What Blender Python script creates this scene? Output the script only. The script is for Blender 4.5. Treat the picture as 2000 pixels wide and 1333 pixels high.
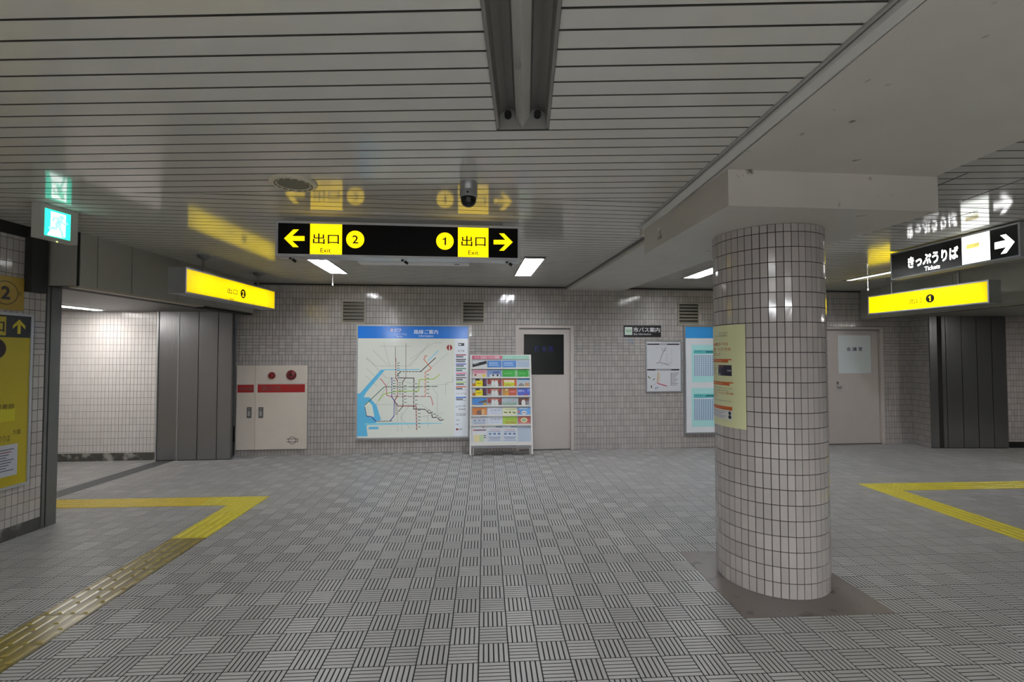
import bpy, math, random
from mathutils import Vector, Matrix
random.seed(7)
for _o in list(bpy.data.objects):
    bpy.data.objects.remove(_o)
SC = bpy.context.scene
COL = SC.collection
# ------------------------------------------------------------------ camera
F, CX, CY, HC = 920.0, 1000.0, 666.5, 1.585      # focal length in px of the 2000x1333 frame, eye height in m
PITCH = 0.0291
cam = bpy.data.cameras.new('camera')
cam.sensor_width = 36.0
cam.lens = F * 36.0 / 2000.0
cam.clip_start = 0.05
camo = bpy.data.objects.new('camera', cam)
COL.objects.link(camo)
camo.location = (0, 0, HC)
camo.rotation_euler = (math.pi / 2 + PITCH, 0, 0)
SC.camera = camo
# ------------------------------------------------------------------ world, exposure, hall lamps and added upward fill behind the viewer
wd = bpy.data.worlds.new('station_air')
SC.world = wd
wd.use_nodes = True
wd.node_tree.nodes['Background'].inputs[0].default_value = (0.9, 0.95, 1.0, 1)
wd.node_tree.nodes['Background'].inputs[1].default_value = 0.02
SC.view_settings.view_transform = 'Standard'
SC.view_settings.look = 'None'
SC.view_settings.gamma = 1.0
SC.view_settings.use_curve_mapping = False
SC.view_settings.exposure = 0.60
LAMP = 62.0       # radiance of the lit fluorescent tubes
HALL = 46.0       # watts of each unseen hall lamp behind the viewer and its added upward fill
for lx, ly in ((-2.6, -2.0), (0.1, -2.0), (2.9, -2.0), (-2.6, -4.8), (0.1, -4.8), (2.9, -4.8)):
    for up in (0, 1):  # the upward half is added to brighten the ceiling
        ld = bpy.data.lights.new('hall_lamp_and_fill', 'AREA')
        ld.shape = 'RECTANGLE'
        ld.size, ld.size_y = 0.22, 1.25
        ld.energy = HALL * (0.9 if up else 1.0)
        ld.color = (0.955, 0.972, 1.0)
        lo = bpy.data.objects.new('hall_lamp_and_fill', ld)
        COL.objects.link(lo)
        lo.location = (lx, ly, 2.36 + 0.04 * up)
        lo.rotation_euler = (math.pi * up, 0, 0)
# ------------------------------------------------------------------ materials
def lin(h):
    h = h.lstrip('#')
    out = []
    for i in (0, 2, 4):
        c = int(h[i:i + 2], 16) / 255.0
        out.append(c / 12.92 if c <= 0.04045 else ((c + 0.055) / 1.055) ** 2.4)
    return tuple(out) + (1.0,)
MATS = {}
def mat(h, rough=0.5, metal=0.0, emit=0.0, spec=0.5, noise=0.0, nscale=8.0, vary=0.0, bump=0.0, bscale=60.0, aniso=0.0, cell=0.0, dirt=None, box=False):
    key = (h, rough, metal, emit, spec, noise, nscale, vary, bump, bscale, aniso, cell, dirt, box)
    if key in MATS:
        return MATS[key]
    m = bpy.data.materials.new('surface_' + h.strip('#'))
    MATS[key] = m
    m.use_nodes = True
    nt = m.node_tree
    b = nt.nodes['Principled BSDF']
    c = lin(h)
    b.inputs['Base Color'].default_value = c
    b.inputs['Roughness'].default_value = rough
    b.inputs['Metallic'].default_value = metal
    b.inputs['Specular IOR Level'].default_value = spec
    N, L = nt.nodes.new, nt.links.new
    col = None
    def math_(op, a, v):
        n = N('ShaderNodeMath'); n.operation = op
        for i, q in enumerate((a, v)):
            if hasattr(q, 'is_linked'): L(q, n.inputs[i])
            else: n.inputs[i].default_value = q
        return n.outputs[0]
    val = None
    if noise:
        tc = N('ShaderNodeNewGeometry')
        nz = N('ShaderNodeTexNoise'); nz.inputs['Scale'].default_value = nscale
        nz.inputs['Detail'].default_value = 5.0
        L(tc.outputs['Position'], nz.inputs['Vector'])
        val = math_('MULTIPLY', math_('SUBTRACT', nz.outputs['Fac'], 0.5), noise * 2)
    if vary:
        g = N('ShaderNodeNewGeometry'); oi = N('ShaderNodeObjectInfo')
        r = math_('FRACT', math_('ADD', g.outputs['Random Per Island'], oi.outputs['Random']), 0.0)
        r = math_('MULTIPLY', math_('SUBTRACT', r, 0.5), vary * 2)
        val = r if val is None else math_('ADD', val, r)
    if cell:      # one tone for each square of the floor grid
        g = N('ShaderNodeNewGeometry')
        vr = N('ShaderNodeVectorRotate'); vr.rotation_type = 'Z_AXIS'; vr.inputs['Angle'].default_value = -GA
        L(g.outputs['Position'], vr.inputs['Vector'])
        va = N('ShaderNodeVectorMath'); va.operation = 'SUBTRACT'; va.inputs[1].default_value = (GX0, GY0, 0.5)
        L(vr.outputs[0], va.inputs[0])
        vm = N('ShaderNodeVectorMath'); vm.operation = 'SCALE'; vm.inputs['Scale'].default_value = 1 / TS
        L(va.outputs[0], vm.inputs[0])
        vf = N('ShaderNodeVectorMath'); vf.operation = 'FLOOR'; L(vm.outputs[0], vf.inputs[0])
        wn = N('ShaderNodeTexWhiteNoise'); L(vf.outputs[0], wn.inputs['Vector'])
        r = math_('MULTIPLY', math_('SUBTRACT', math_('POWER', wn.outputs['Value'], 1.6), 0.38), cell * 2)
        val = r if val is None else math_('ADD', val, r)
    if val is not None:
        hs = N('ShaderNodeMix'); hs.data_type = 'RGBA'; hs.blend_type = 'MULTIPLY'
        hs.inputs['Factor'].default_value = 1.0
        hs.inputs['A'].default_value = c
        cb = N('ShaderNodeCombineColor')
        v1 = math_('ADD', val, 1.0)
        for i in range(3): L(v1, cb.inputs[i])
        L(cb.outputs[0], hs.inputs['B'])
        col = hs.outputs['Result']
    if dirt:
        tc = N('ShaderNodeNewGeometry')
        nz = N('ShaderNodeTexNoise'); nz.inputs['Scale'].default_value = dirt[1]; nz.inputs['Detail'].default_value = 6.0
        L(tc.outputs['Position'], nz.inputs['Vector'])
        rp = N('ShaderNodeValToRGB'); rp.color_ramp.elements[0].position = dirt[2]; rp.color_ramp.elements[1].position = dirt[3]
        L(nz.outputs['Fac'], rp.inputs[0])
        mx = N('ShaderNodeMix'); mx.data_type = 'RGBA'
        L(rp.outputs[0], mx.inputs['Factor'])
        if col is not None: L(col, mx.inputs['A'])
        else: mx.inputs['A'].default_value = c
        mx.inputs['B'].default_value = lin(dirt[0])
        col = mx.outputs['Result']
    if col is not None:
        L(col, b.inputs['Base Color'])
    if bump:
        tc = N('ShaderNodeNewGeometry')
        nz = N('ShaderNodeTexNoise'); nz.inputs['Scale'].default_value = bscale
        mp = N('ShaderNodeMapping')
        mp.inputs['Scale'].default_value = (1, 1, aniso) if aniso else (1, 1, 1)
        L(tc.outputs['Position'], mp.inputs[0]); L(mp.outputs[0], nz.inputs['Vector'])
        bp = N('ShaderNodeBump'); bp.inputs['Strength'].default_value = bump; bp.inputs['Distance'].default_value = 0.01
        L(nz.outputs['Fac'], bp.inputs['Height']); L(bp.outputs[0], b.inputs['Normal'])
    if emit:
        b.inputs['Emission Color'].default_value = c
        b.inputs['Emission Strength'].default_value = emit
        if box:
            tc = N('ShaderNodeTexCoord'); sx = N('ShaderNodeSeparateXYZ'); L(tc.outputs['Generated'], sx.inputs[0])
            def edge(o, p):
                return math_('SUBTRACT', 1.0, math_('POWER', math_('ABSOLUTE', math_('SUBTRACT', math_('MULTIPLY', o, 2.0), 1.0), 0.0), p))
            cs = math_('ADD', math_('MULTIPLY', math_('COSINE', math_('MULTIPLY', sx.outputs[1], 18.85), 0.0), -0.07), 0.93)
            e = math_('MULTIPLY', math_('MULTIPLY', edge(sx.outputs[1], 10.0), edge(sx.outputs[2], 4.0)), 0.5)
            L(math_('MULTIPLY', math_('MULTIPLY', math_('ADD', e, 0.5), cs), emit), b.inputs['Emission Strength'])
    return m
# floor grid (found from the photograph): rotation, phase and tile size
GA, GX0, GY0, TS = 0.0572, 0.2875, 3.592, 0.1594
def g2w(gx, gy, z=0.0):
    return Vector((gx * math.cos(GA) - gy * math.sin(GA), gx * math.sin(GA) + gy * math.cos(GA), z))
M_TILE = mat('#b5b0ad', 0.09, spec=0.55, vary=0.09)
M_GROUT = mat('#2f2d2c', 0.9)
M_FLOOR = mat('#b0afae', 0.42, spec=0.5, cell=0.09, noise=0.10, nscale=1.3)
M_JOINT = mat('#232426', 0.85)
M_CEIL = mat('#cdcbc4', 0.10, spec=0.5, noise=0.06, nscale=2.5)
M_DARK = mat('#161615', 0.7)
M_EDGE_SHADE = mat('#5c5a54', 0.6)  # slat edges coloured dark to stand in for shade in the gaps
M_BLACK = mat('#0a0a0b', 0.3)
M_PAINT = mat('#c9c4b8', 0.5, noise=0.08, nscale=3.0)
M_BEAM = mat('#cac6bf', 0.55, noise=0.10, nscale=2.2, dirt=('#6f6a62', 9.0, 0.68, 0.75))
M_STEEL = mat('#9c9da0', 0.31, metal=0.9, bump=0.16, bscale=120.0, aniso=0.02)
M_STEELD = mat('#767776', 0.42, metal=0.6)
M_ALU = mat('#b9bcc0', 0.35, metal=0.7)
M_WHITE = mat('#e2e2df', 0.4)
M_CREAM = mat('#d8cfc4', 0.42, noise=0.05, nscale=6.0)
M_DOOR = mat('#c8c0bb', 0.45, noise=0.05, nscale=5.0)
M_GREY = mat('#8d8d8a', 0.5)
M_LINTEL = mat('#a3a198', 0.5, noise=0.08, nscale=4.0)
# ------------------------------------------------------------------ object helpers
ORG = {}
def empty(name, loc, label=None, cat=None, group=None, kind=None):
    o = bpy.data.objects.new(name, None)
    COL.objects.link(o)
    o.location = loc
    o.empty_display_size = 0.1
    ORG[o] = Vector(loc)
    tag(o, label, cat, group, kind)
    return o
def tag(o, label=None, cat=None, group=None, kind=None):
    if label: o['label'] = label
    if cat: o['category'] = cat
    if group: o['group'] = group
    if kind: o['kind'] = kind
    return o
class MB:
    """collects world-space faces, then becomes one mesh object"""
    def __init__(s): s.v, s.f, s.m, s.mats = [], [], [], []
    def face(s, pts, m=0):
        n = len(s.v); s.v += [Vector(p) for p in pts]; s.f.append(list(range(n, n + len(pts)))); s.m.append(m)
    def mesh(s, vs, fs, m=0):
        n = len(s.v); s.v += [Vector(p) for p in vs]
        for f in fs: s.f.append([n + i for i in f]); s.m.append(m)
    def box8(s, p, m=0):      # p: 4 back then 4 front corners, same turn
        s.mesh(p, [(3, 2, 1, 0), (4, 5, 6, 7), (0, 1, 5, 4), (1, 2, 6, 5), (2, 3, 7, 6), (3, 0, 4, 7)], m)
    def box(s, x0, x1, y0, y1, z0, z1, m=0):
        s.box8([(x0, y0, z0), (x1, y0, z0), (x1, y1, z0), (x0, y1, z0), (x0, y0, z1), (x1, y0, z1), (x1, y1, z1), (x0, y1, z1)], m)
    def prism(s, poly, z0, z1, m=0):
        n = len(poly)
        vs = [(p[0], p[1], z0) for p in poly] + [(p[0], p[1], z1) for p in poly]
        fs = [list(range(n))[::-1], list(range(n, 2 * n))] + [(i, (i + 1) % n, n + (i + 1) % n, n + i) for i in range(n)]
        s.mesh(vs, fs, m)
    def tube(s, a, b, r, seg=10, m=0, r2=None, caps=True):
        a, b = Vector(a), Vector(b); r2 = r if r2 is None else r2
        d = (b - a).normalized()
        t = Vector((0, 0, 1)) if abs(d.z) < 0.9 else Vector((1, 0, 0))
        e1 = d.cross(t).normalized(); e2 = d.cross(e1)
        vs = []
        for c, rr in ((a, r), (b, r2)):
            for i in range(seg):
                w = 2 * math.pi * i / seg
                vs.append(c + e1 * (rr * math.cos(w)) + e2 * (rr * math.sin(w)))
        fs = [(i, (i + 1) % seg, seg + (i + 1) % seg, seg + i) for i in range(seg)]
        if caps: fs += [list(range(seg))[::-1], list(range(seg, 2 * seg))]
        s.mesh(vs, fs, m)
    def lathe(s, c, prof, seg=24, m=0, axis=None):
        """prof: (radius, distance along axis)"""
        c = Vector(c); ax = Vector(axis or (0, 0, 1)).normalized()
        t = Vector((0, 0, 1)) if abs(ax.z) < 0.9 else Vector((1, 0, 0))
        e1 = ax.cross(t).normalized(); e2 = ax.cross(e1)
        vs = [c + ax * h + e1 * (r * math.cos(2 * math.pi * i / seg)) + e2 * (r * math.sin(2 * math.pi * i / seg)) for r, h in prof for i in range(seg)]
        fs = [(k * seg + i, k * seg + (i + 1) % seg, (k + 1) * seg + (i + 1) % seg, (k + 1) * seg + i) for k in range(len(prof) - 1) for i in range(seg)]
        fs += [list(range(seg))[::-1], [(len(prof) - 1) * seg + i for i in range(seg)]]
        s.mesh(vs, fs, m)
    def build(s, name, mats, parent=None, smooth=False, label=None, cat=None, group=None, kind=None, base=None):
        off = ORG[parent] if parent is not None else Vector(base or (0, 0, 0))
        me = bpy.data.meshes.new(name)
        me.from_pydata([tuple(p - off) for p in s.v], [], s.f)
        for m in (mats if isinstance(mats, (list, tuple)) else [mats]): me.materials.append(m)
        me.polygons.foreach_set('material_index', s.m)
        if smooth:
            me.polygons.foreach_set('use_smooth', [True] * len(s.f))
            me.set_sharp_from_angle(angle=math.radians(40))
        me.update()
        o = bpy.data.objects.new(name, me)
        COL.objects.link(o)
        if parent is not None: o.parent = parent
        else: o.location = off
        ORG[o] = off
        return tag(o, label, cat, group, kind)
# pixel ray in the 2000x1333 photograph; x right, y ahead, z up, eye at (0, 0, HC)
def ray(px, py):
    u, v = (px - CX) / F, (CY - py) / F
    return Vector((u, math.cos(PITCH) - v * math.sin(PITCH), math.sin(PITCH) + v * math.cos(PITCH)))
EYE = Vector((0, 0, HC))
def atz(px, py, z=0.0):
    d = ray(px, py)
    return EYE + d * ((z - HC) / d.z)
class Frame:
    """a flat face in the room: origin, right, up, outward normal"""
    def __init__(s, o, ux, uy=(0, 0, 1)):
        s.o, s.ux, s.uy = Vector(o), Vector(ux).normalized(), Vector(uy).normalized()
        s.n = s.ux.cross(s.uy).normalized()
        if s.n.dot(EYE - s.o) < 0: s.n = -s.n
    def p(s, u, v, d=0.0): return s.o + s.ux * u + s.uy * v + s.n * d
    def pix(s, px, py, d=0.0):
        r = ray(px, py); t = (s.o + s.n * d - EYE).dot(s.n) / r.dot(s.n)
        q = EYE + r * t - s.o
        return q.dot(s.ux), q.dot(s.uy)
    def rect(s, px0, py0, px1, py1, d=0.0):
        """plane rectangle whose mid-edges pass through the pixel rectangle"""
        mx, my = (px0 + px1) / 2, (py0 + py1) / 2
        u0 = s.pix(px0, my, d)[0]; u1 = s.pix(px1, my, d)[0]
        v0 = s.pix(mx, py1, d)[1]; v1 = s.pix(mx, py0, d)[1]
        return u0, u1, v0, v1
    def box(s, b, u0, u1, v0, v1, d0, d1, m=0):
        q = [(u0, v0), (u1, v0), (u1, v1), (u0, v1)]
        b.box8([s.p(u, v, d0) for u, v in q] + [s.p(u, v, d1) for u, v in q], m)
    def frame(s, b, u0, u1, v0, v1, w, d0, d1, m=0):
        s.box(b, u0, u0 + w, v0, v1, d0, d1, m); s.box(b, u1 - w, u1, v0, v1, d0, d1, m)
        s.box(b, u0 + w, u1 - w, v0, v0 + w, d0, d1, m); s.box(b, u0 + w, u1 - w, v1 - w, v1, d0, d1, m)
TXT = {}
def text_shape(body, bold):
    k = (body, bold)
    if k not in TXT:
        cu = bpy.data.curves.new('lettering', 'FONT'); cu.body = body; cu.offset = bold; cu.resolution_u = 2
        o = bpy.data.objects.new('lettering', cu); COL.objects.link(o)
        dg = bpy.context.evaluated_depsgraph_get(); dg.update()
        me = bpy.data.meshes.new_from_object(o.evaluated_get(dg))
        vs = [(v.co.x, v.co.y) for v in me.vertices]; fs = [list(p.vertices) for p in me.polygons]
        bpy.data.objects.remove(o); bpy.data.curves.remove(cu); bpy.data.meshes.remove(me)
        xs = [v[0] for v in vs] or [0, 1]; ys = [v[1] for v in vs] or [0, 1]
        x0, y0 = min(xs), min(ys); w, h = max(max(xs) - x0, 1e-4), max(max(ys) - y0, 1e-4)
        TXT[k] = ([((x - x0) / w, (y - y0) / h) for x, y in vs], fs)
    return TXT[k]
class Print:
    """flat print on a face: coloured shapes a fraction of a millimetre proud, one mesh"""
    def __init__(s, mapf, rough=0.35, emit=0.0, step=0.0005):
        s.mapf, s.b, s.mats, s.rough, s.emit, s.step = mapf, MB(), [], rough, emit, step
    def mi(s, c, emit=None):
        m = mat(c, s.rough, emit=s.emit if emit is None else emit)
        if m not in s.mats: s.mats.append(m)
        return s.mats.index(m)
    def poly(s, pts, c, layer=1, emit=None):
        s.b.face([s.mapf(u, v, layer * s.step) for u, v in pts], s.mi(c, emit))
    def rect(s, u0, v0, u1, v1, c, layer=1, emit=None, nu=1):
        for i in range(nu):
            a, b = u0 + (u1 - u0) * i / nu, u0 + (u1 - u0) * (i + 1) / nu
            s.poly([(a, v0), (b, v0), (b, v1), (a, v1)], c, layer, emit)
    def line(s, pts, w, c, layer=1, emit=None):
        for (x0, y0), (x1, y1) in zip(pts, pts[1:]):
            dx, dy = x1 - x0, y1 - y0; l = math.hypot(dx, dy) or 1e-6
            nx, ny = -dy / l * w / 2, dx / l * w / 2; ex, ey = dx / l * w * .35, dy / l * w * .35
            s.poly([(x0 - ex + nx, y0 - ey + ny), (x0 - ex - nx, y0 - ey - ny), (x1 + ex - nx, y1 + ey - ny), (x1 + ex + nx, y1 + ey + ny)], c, layer, emit)
    def disc(s, u, v, ru, c, layer=1, emit=None, rv=None, seg=20):
        rv = ru if rv is None else rv
        s.poly([(u + ru * math.cos(2 * math.pi * i / seg), v + rv * math.sin(2 * math.pi * i / seg)) for i in range(seg)], c, layer, emit)
    def ring(s, u, v, r, w, c, layer=1, seg=24):
        P = [(u + r * math.cos(2 * math.pi * i / seg), v + r * math.sin(2 * math.pi * i / seg)) for i in range(seg + 1)]
        s.line(P, w, c, layer)
    def text(s, body, u0, v0, u1, v1, c, layer=2, bold=0.0, emit=None):
        vs, fs = text_shape(body, bold)
        s.b.mesh([s.mapf(u0 + (u1 - u0) * x, v0 + (v1 - v0) * y, layer * s.step) for x, y in vs], fs, s.mi(c, emit))
    def build(s, name, parent, **k): return s.b.build(name, s.mats, parent, **k)
    def one(s, u0, v0, u1, v1, c, layer=2, emit=None):
        w, h = u1 - u0, v1 - v0
        s.poly([(u0 + .55 * w, v0), (u1, v0), (u1, v1), (u0 + .66 * w, v1), (u0 + .50 * w, v0 + .87 * h), (u0, v0 + .78 * h), (u0, v0 + .66 * h), (u0 + .55 * w, v0 + .70 * h)], c, layer, emit)
class PixPrint(Print):
    """a print drawn in photograph pixels on a Frame at height d; crop = (ox, oy, scale) of the zoom it was read from"""
    def __init__(s, fr, d, crop=(0, 0, 1), **k):
        Print.__init__(s, lambda u, v, l: fr.p(u, v, d + l), **k)
        s.fr, s.d, s.crop = fr, d, crop
    def q(s, x, y): return s.fr.pix(s.crop[0] + x / s.crop[2], s.crop[1] + y / s.crop[2], s.d)
    def ppoly(s, pts, c, layer=1, emit=None): s.poly([s.q(*p) for p in pts], c, layer, emit)
    def pline(s, pts, w, c, layer=1, emit=None): s.line([s.q(*p) for p in pts], w, c, layer, emit)
    def prect(s, x0, y0, x1, y1, c, layer=1, emit=None):
        u0, v1 = s.q(x0, y0); u1, v0 = s.q(x1, y1); s.rect(u0, v0, u1, v1, c, layer, emit)
    def pdisc(s, x, y, r, c, layer=1, emit=None): u, v = s.q(x, y); s.disc(u, v, r, c, layer, emit)
    def ptext(s, body, x0, y0, x1, y1, c, layer=2, bold=0.0, emit=None):
        u0, v1 = s.q(x0, y0); u1, v0 = s.q(x1, y1); s.text(body, u0, v0, u1, v1, c, layer, bold, emit)
def clip(poly, a, b, c):
    """keep a*x + b*y <= c"""
    out = []
    for i in range(len(poly)):
        p, q = poly[i], poly[(i + 1) % len(poly)]
        dp, dq = a * p[0] + b * p[1] - c, a * q[0] + b * q[1] - c
        if dp <= 0: out.append(p)
        if dp * dq < 0:
            t = dp / (dp - dq); out.append((p[0] + (q[0] - p[0]) * t, p[1] + (q[1] - p[1]) * t))
    return out
# ------------------------------------------------------------------ main planes
WA = math.atan(0.0925)                                  # the back wall's turn against the view
WX = Vector((math.cos(WA), math.sin(WA), 0)); WN = Vector((math.sin(WA), -math.cos(WA), 0))
WALL = Frame((0, 7.81, 0), WX)
def wy(x): return 7.81 + 0.0925 * x                      # back wall line
ZC = 2.72                                               # underside of the ceiling slats
LX, RX = -4.0, 6.2                                      # faces of the lintels over the two exits
WLX = -4.30                                             # left wall face
# ------------------------------------------------------------------ floor
floor = MB()
floor.box(-11, 13, -7, 10.5, -0.15, -0.0017)
floor = floor.build('floor', M_JOINT, kind='structure', label='grey floor of small square tiles with striped ribs turned alternately')
back = MB(); back.box(-11, 13, -7, -1.3, -0.0017, 0.0)
back.build('floor_apron', mat('#8f8f8c', 0.45), floor)
def tile_mesh(vertical):
    b = MB(); h = TS / 2 - 0.0036; n = 6; gap = 0.0078; w = (2 * h - gap * (n - 1)) / n
    for i in range(n):
        a0 = -h + i * (w + gap); a1 = a0 + w
        x0, x1, y0, y1 = (a0, a1, -h, h) if vertical else (-h, h, a0, a1)
        vs = [(x0, y0, -.0017), (x1, y0, -.0017), (x1, y1, -.0017), (x0, y1, -.0017), (x0, y0, 0), (x1, y0, 0), (x1, y1, 0), (x0, y1, 0)]
        b.mesh(vs, [(4, 5, 6, 7)]); b.mesh(vs, [(0, 1, 5, 4), (1, 2, 6, 5), (2, 3, 7, 6), (3, 0, 4, 7)])
    return b
TM = {}
for vert in (True, False):
    b = tile_mesh(vert)
    me = bpy.data.meshes.new('floor_tile'); me.from_pydata([tuple(v) for v in b.v], [], b.f); me.materials.append(M_FLOOR); me.materials.append(M_JOINT); me.polygons.foreach_set('material_index', b.m); me.update()
    TM[vert] = (me, b)
def in_view(p, margin=40):
    d = p - EYE
    fw = Vector((0, math.cos(PITCH), math.sin(PITCH))); up = Vector((0, -math.sin(PITCH), math.cos(PITCH)))
    z = d.dot(fw)
    if z < 0.3: return False
    x = CX + F * d.x / z; y = CY - F * d.dot(up) / z
    return -margin < x < 2000 + margin and -margin < y < 1333 + margin
BASE_I, BASE_J = (8, 14), (-5, 1)                        # grid cells of the granite slab round the column
TACT = [(-2.70, -2.40, -0.2, 5.46), (-8.7, -2.40, 5.16, 5.46), (4.56, 4.86, 0.0, 5.57), (4.56, 10.6, 5.27, 5.57)]
cells = []
for i in range(-66, 66):
    for j in range(-32, 40):
        gx, gy = GX0 + (i + .5) * TS, GY0 + (j + .5) * TS
        p = g2w(gx, gy)
        if p.y < -1.3 or p.x > 12 or p.x < -10.5: continue
        if p.y > wy(p.x) + 0.05 and WLX < p.x < 7.2: continue
        if p.y > 8.6 or (p.x < WLX - .15 and p.y < 4.3): continue
        if abs(p.x) > 3.5 + 1.4 * max(p.y + 1.3, 0) or p.x > 10.5: continue
        if BASE_I[0] <= i < BASE_I[1] and BASE_J[0] <= j < BASE_J[1]: continue
        if any(a - .01 <= gx - TS / 2 and gx + TS / 2 <= b_ + .01 and c - .01 <= gy - TS / 2 and gy + TS / 2 <= d + .01 for a, b_, c, d in TACT): continue
        cells.append(((p - EYE).length if in_view(p, 0) else 99, i, j, p))
cells.sort(key=lambda c: c[0])
rest = MB()
for k, (dist, i, j, p) in enumerate(cells):
    vert = (i + j) % 2 == 1
    if k < 300:
        o = bpy.data.objects.new('floor_tile', TM[vert][0]); COL.objects.link(o); o.parent = floor
        o.location = p; o.rotation_euler = (0, 0, GA)
    else:
        R = Matrix.Rotation(GA, 3, 'Z')
        b = TM[vert][1]; n0 = len(rest.v); rest.v += [R @ v + p for v in b.v]; rest.f += [[n0 + q for q in f] for f in b.f]; rest.m += b.m
rest.build('floor_tiling', [M_FLOOR, M_JOINT], floor, kind='stuff')
b = MB()
gi = lambda i, j: g2w(GX0 + i * TS, GY0 + j * TS)
b.prism([gi(BASE_I[0], BASE_J[0])[:2], gi(BASE_I[1], BASE_J[0])[:2], gi(BASE_I[1], BASE_J[1])[:2], gi(BASE_I[0], BASE_J[1])[:2]], -0.0017, 0.001)
b.build('granite_slab', mat('#7a716e', 0.4, noise=0.35, nscale=260.0, dirt=('#332d2b', 6.0, 0.56, 0.72)), floor, label='square granite slab under the tiled column')
b = MB(); b.prism([(-5.26, 4.5), (-5.03, 4.5), (-5.05, 7.08), (-5.28, 7.08)], -0.0017, 0.0012)
b.build('drain_cover', mat('#5d5e60', 0.5, metal=0.4, noise=0.2, nscale=20), floor, label='dark steel drain strip across the left exit')
# ------------------------------------------------------------------ tactile paving
M_YEL = mat('#d2b936', 0.42, noise=0.12, nscale=30); M_YEL2 = mat('#d0c132', 0.42, noise=0.12, nscale=30)
M_OLV = mat('#7a6d36', 0.30, noise=0.25, nscale=18)
TH = 0.004
def tact_mesh(kind, m, m2):
    b = MB(); h = 0.1485
    b.box(-h, h, -h, h, 0.0, TH)
    if kind == 'dots':
        for i in range(5):
            for j in range(5):
                b.lathe((-.12 + .06 * i, -.12 + .06 * j, TH), [(.017, 0), (.010, .0045)], 8, 1)
    else:
        for i in range(4):
            x = -.1125 + .075 * i; segs = [(-.135, .135)] if kind == 'bars' else ([(-.14, -.03), (-.01, .14)] if i % 2 else [(-.14, .03), (.05, .14)])
            for y0, y1 in segs:
                b.mesh([(x - .017, y0, TH), (x + .017, y0, TH), (x + .017, y1, TH), (x - .017, y1, TH), (x - .010, y0 + .006, TH + .005), (x + .010, y0 + .006, TH + .005), (x + .010, y1 - .006, TH + .005), (x - .010, y1 - .006, TH + .005)],
                       [(4, 5, 6, 7), (0, 1, 5, 4), (1, 2, 6, 5), (2, 3, 7, 6), (3, 0, 4, 7)], 1)
    me = bpy.data.meshes.new('paving_tile'); me.from_pydata([tuple(v) for v in b.v], [], b.f)
    me.materials.append(m); me.materials.append(m2); me.polygons.foreach_set('material_index', b.m); me.update()
    return me
T_DOT = tact_mesh('dots', M_YEL2, mat('#d8cc55', 0.4)); T_BAR = tact_mesh('bars', M_YEL, M_YEL); T_BAR2 = tact_mesh('bars', M_YEL2, mat('#d8ca3c', 0.4))
T_OLD = tact_mesh('short', M_OLV, mat('#938441', 0.26, noise=0.25, nscale=25)); T_OLB = tact_mesh('bars', M_OLV, M_OLV)
def paving(label, spec):
    g0 = spec[0]; root = empty('tactile_paving', g2w(g0[0], g0[1]), label, 'tactile paving')
    for gx, gy, me, r in spec:
        o = bpy.data.objects.new('paving_tile', me); COL.objects.link(o); o.parent = root
        o.location = g2w(gx, gy) - ORG[root]; o.rotation_euler = (0, 0, GA + r)
sp = [(-2.55, 5.31, T_DOT, 0), (-2.85, 5.31, T_DOT, 0), (-2.55, 5.01, T_DOT, 0), (-2.55, 4.71, T_BAR2, 0), (-2.55, 4.41, T_BAR2, 0)]
sp += [(-2.55, 4.11 - .3 * k, T_OLD, 0) for k in range(15)]
sp += [(-3.15 - .3 * k, 5.31, T_OLB if k == 6 else T_BAR, math.pi / 2) for k in range(14)]
paving('yellow and worn tactile guide path turning towards the exit on the left', sp)
sp = [(4.71, 5.42, T_DOT, 0), (5.01, 5.42, T_DOT, 0), (4.71, 5.12, T_DOT, 0)]
sp += [(4.71, 4.82 - .3 * k, T_BAR2, 0) for k in range(17)] + [(5.31 + .3 * k, 5.42, T_BAR2, math.pi / 2) for k in range(14)]
paving('evenly yellow tactile guide path turning towards the exit on the right', sp)
# ------------------------------------------------------------------ ceiling
ceil = MB(); ceil.box(-11, 13, -7, 10.5, 2.90, 3.05)
ceil = ceil.build('ceiling', M_DARK, kind='structure', label='low ceiling of glossy off-white metal slats with dark gaps')
plate = MB(); plate.box(-11, 13, -7, -1.0, ZC, ZC + .01)
plate.build('ceiling_sheet', M_CEIL, ceil)
BL0, BL1 = (1.24, 1.0), (1.128, 4.15)                     # beam edge (ceiling side), near part
def beam_left(y): return BL0[0] + (BL1[0] - BL0[0]) * (y - BL0[1]) / (BL1[1] - BL0[1])
SEAM = ((0.0, 3.40), math.tan(math.radians(2.9)))        # where the two slat directions meet
seam_n = (-SEAM[1], 1.0, SEAM[0][1])                      # -k x + y <= c  is the near side
FIX = []                                                 # recessed lights: (centre, axis angle, half width, half length)
def fixture_axis(ang): return Vector((-math.sin(ang), math.cos(ang), 0))
NA = math.radians(-1.66)
nf_c = atz(1021, 250, ZC); nf_ax = fixture_axis(NA); nf_len = 1.26
nf_mid = Vector((nf_c.x, nf_c.y, 0)) - nf_ax * (nf_len / 2)
FIX.append((nf_mid, NA, .130, nf_len / 2))
LIGHTS = []
for far_px, far_py, half, ln in ((662.5, 536.3, .125, 0.96), (1021, 540.8, .125, 1.22), (1349, 545.2, .125, 1.25), (1664, 550, .11, 1.22)):
    e = atz(far_px, far_py, 2.703); ax = fixture_axis(WA)
    m = Vector((e.x, e.y, 0)) - ax * (ln / 2)
    FIX.append((m, WA, half, ln / 2)); LIGHTS.append((m, WA, half, ln))
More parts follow.
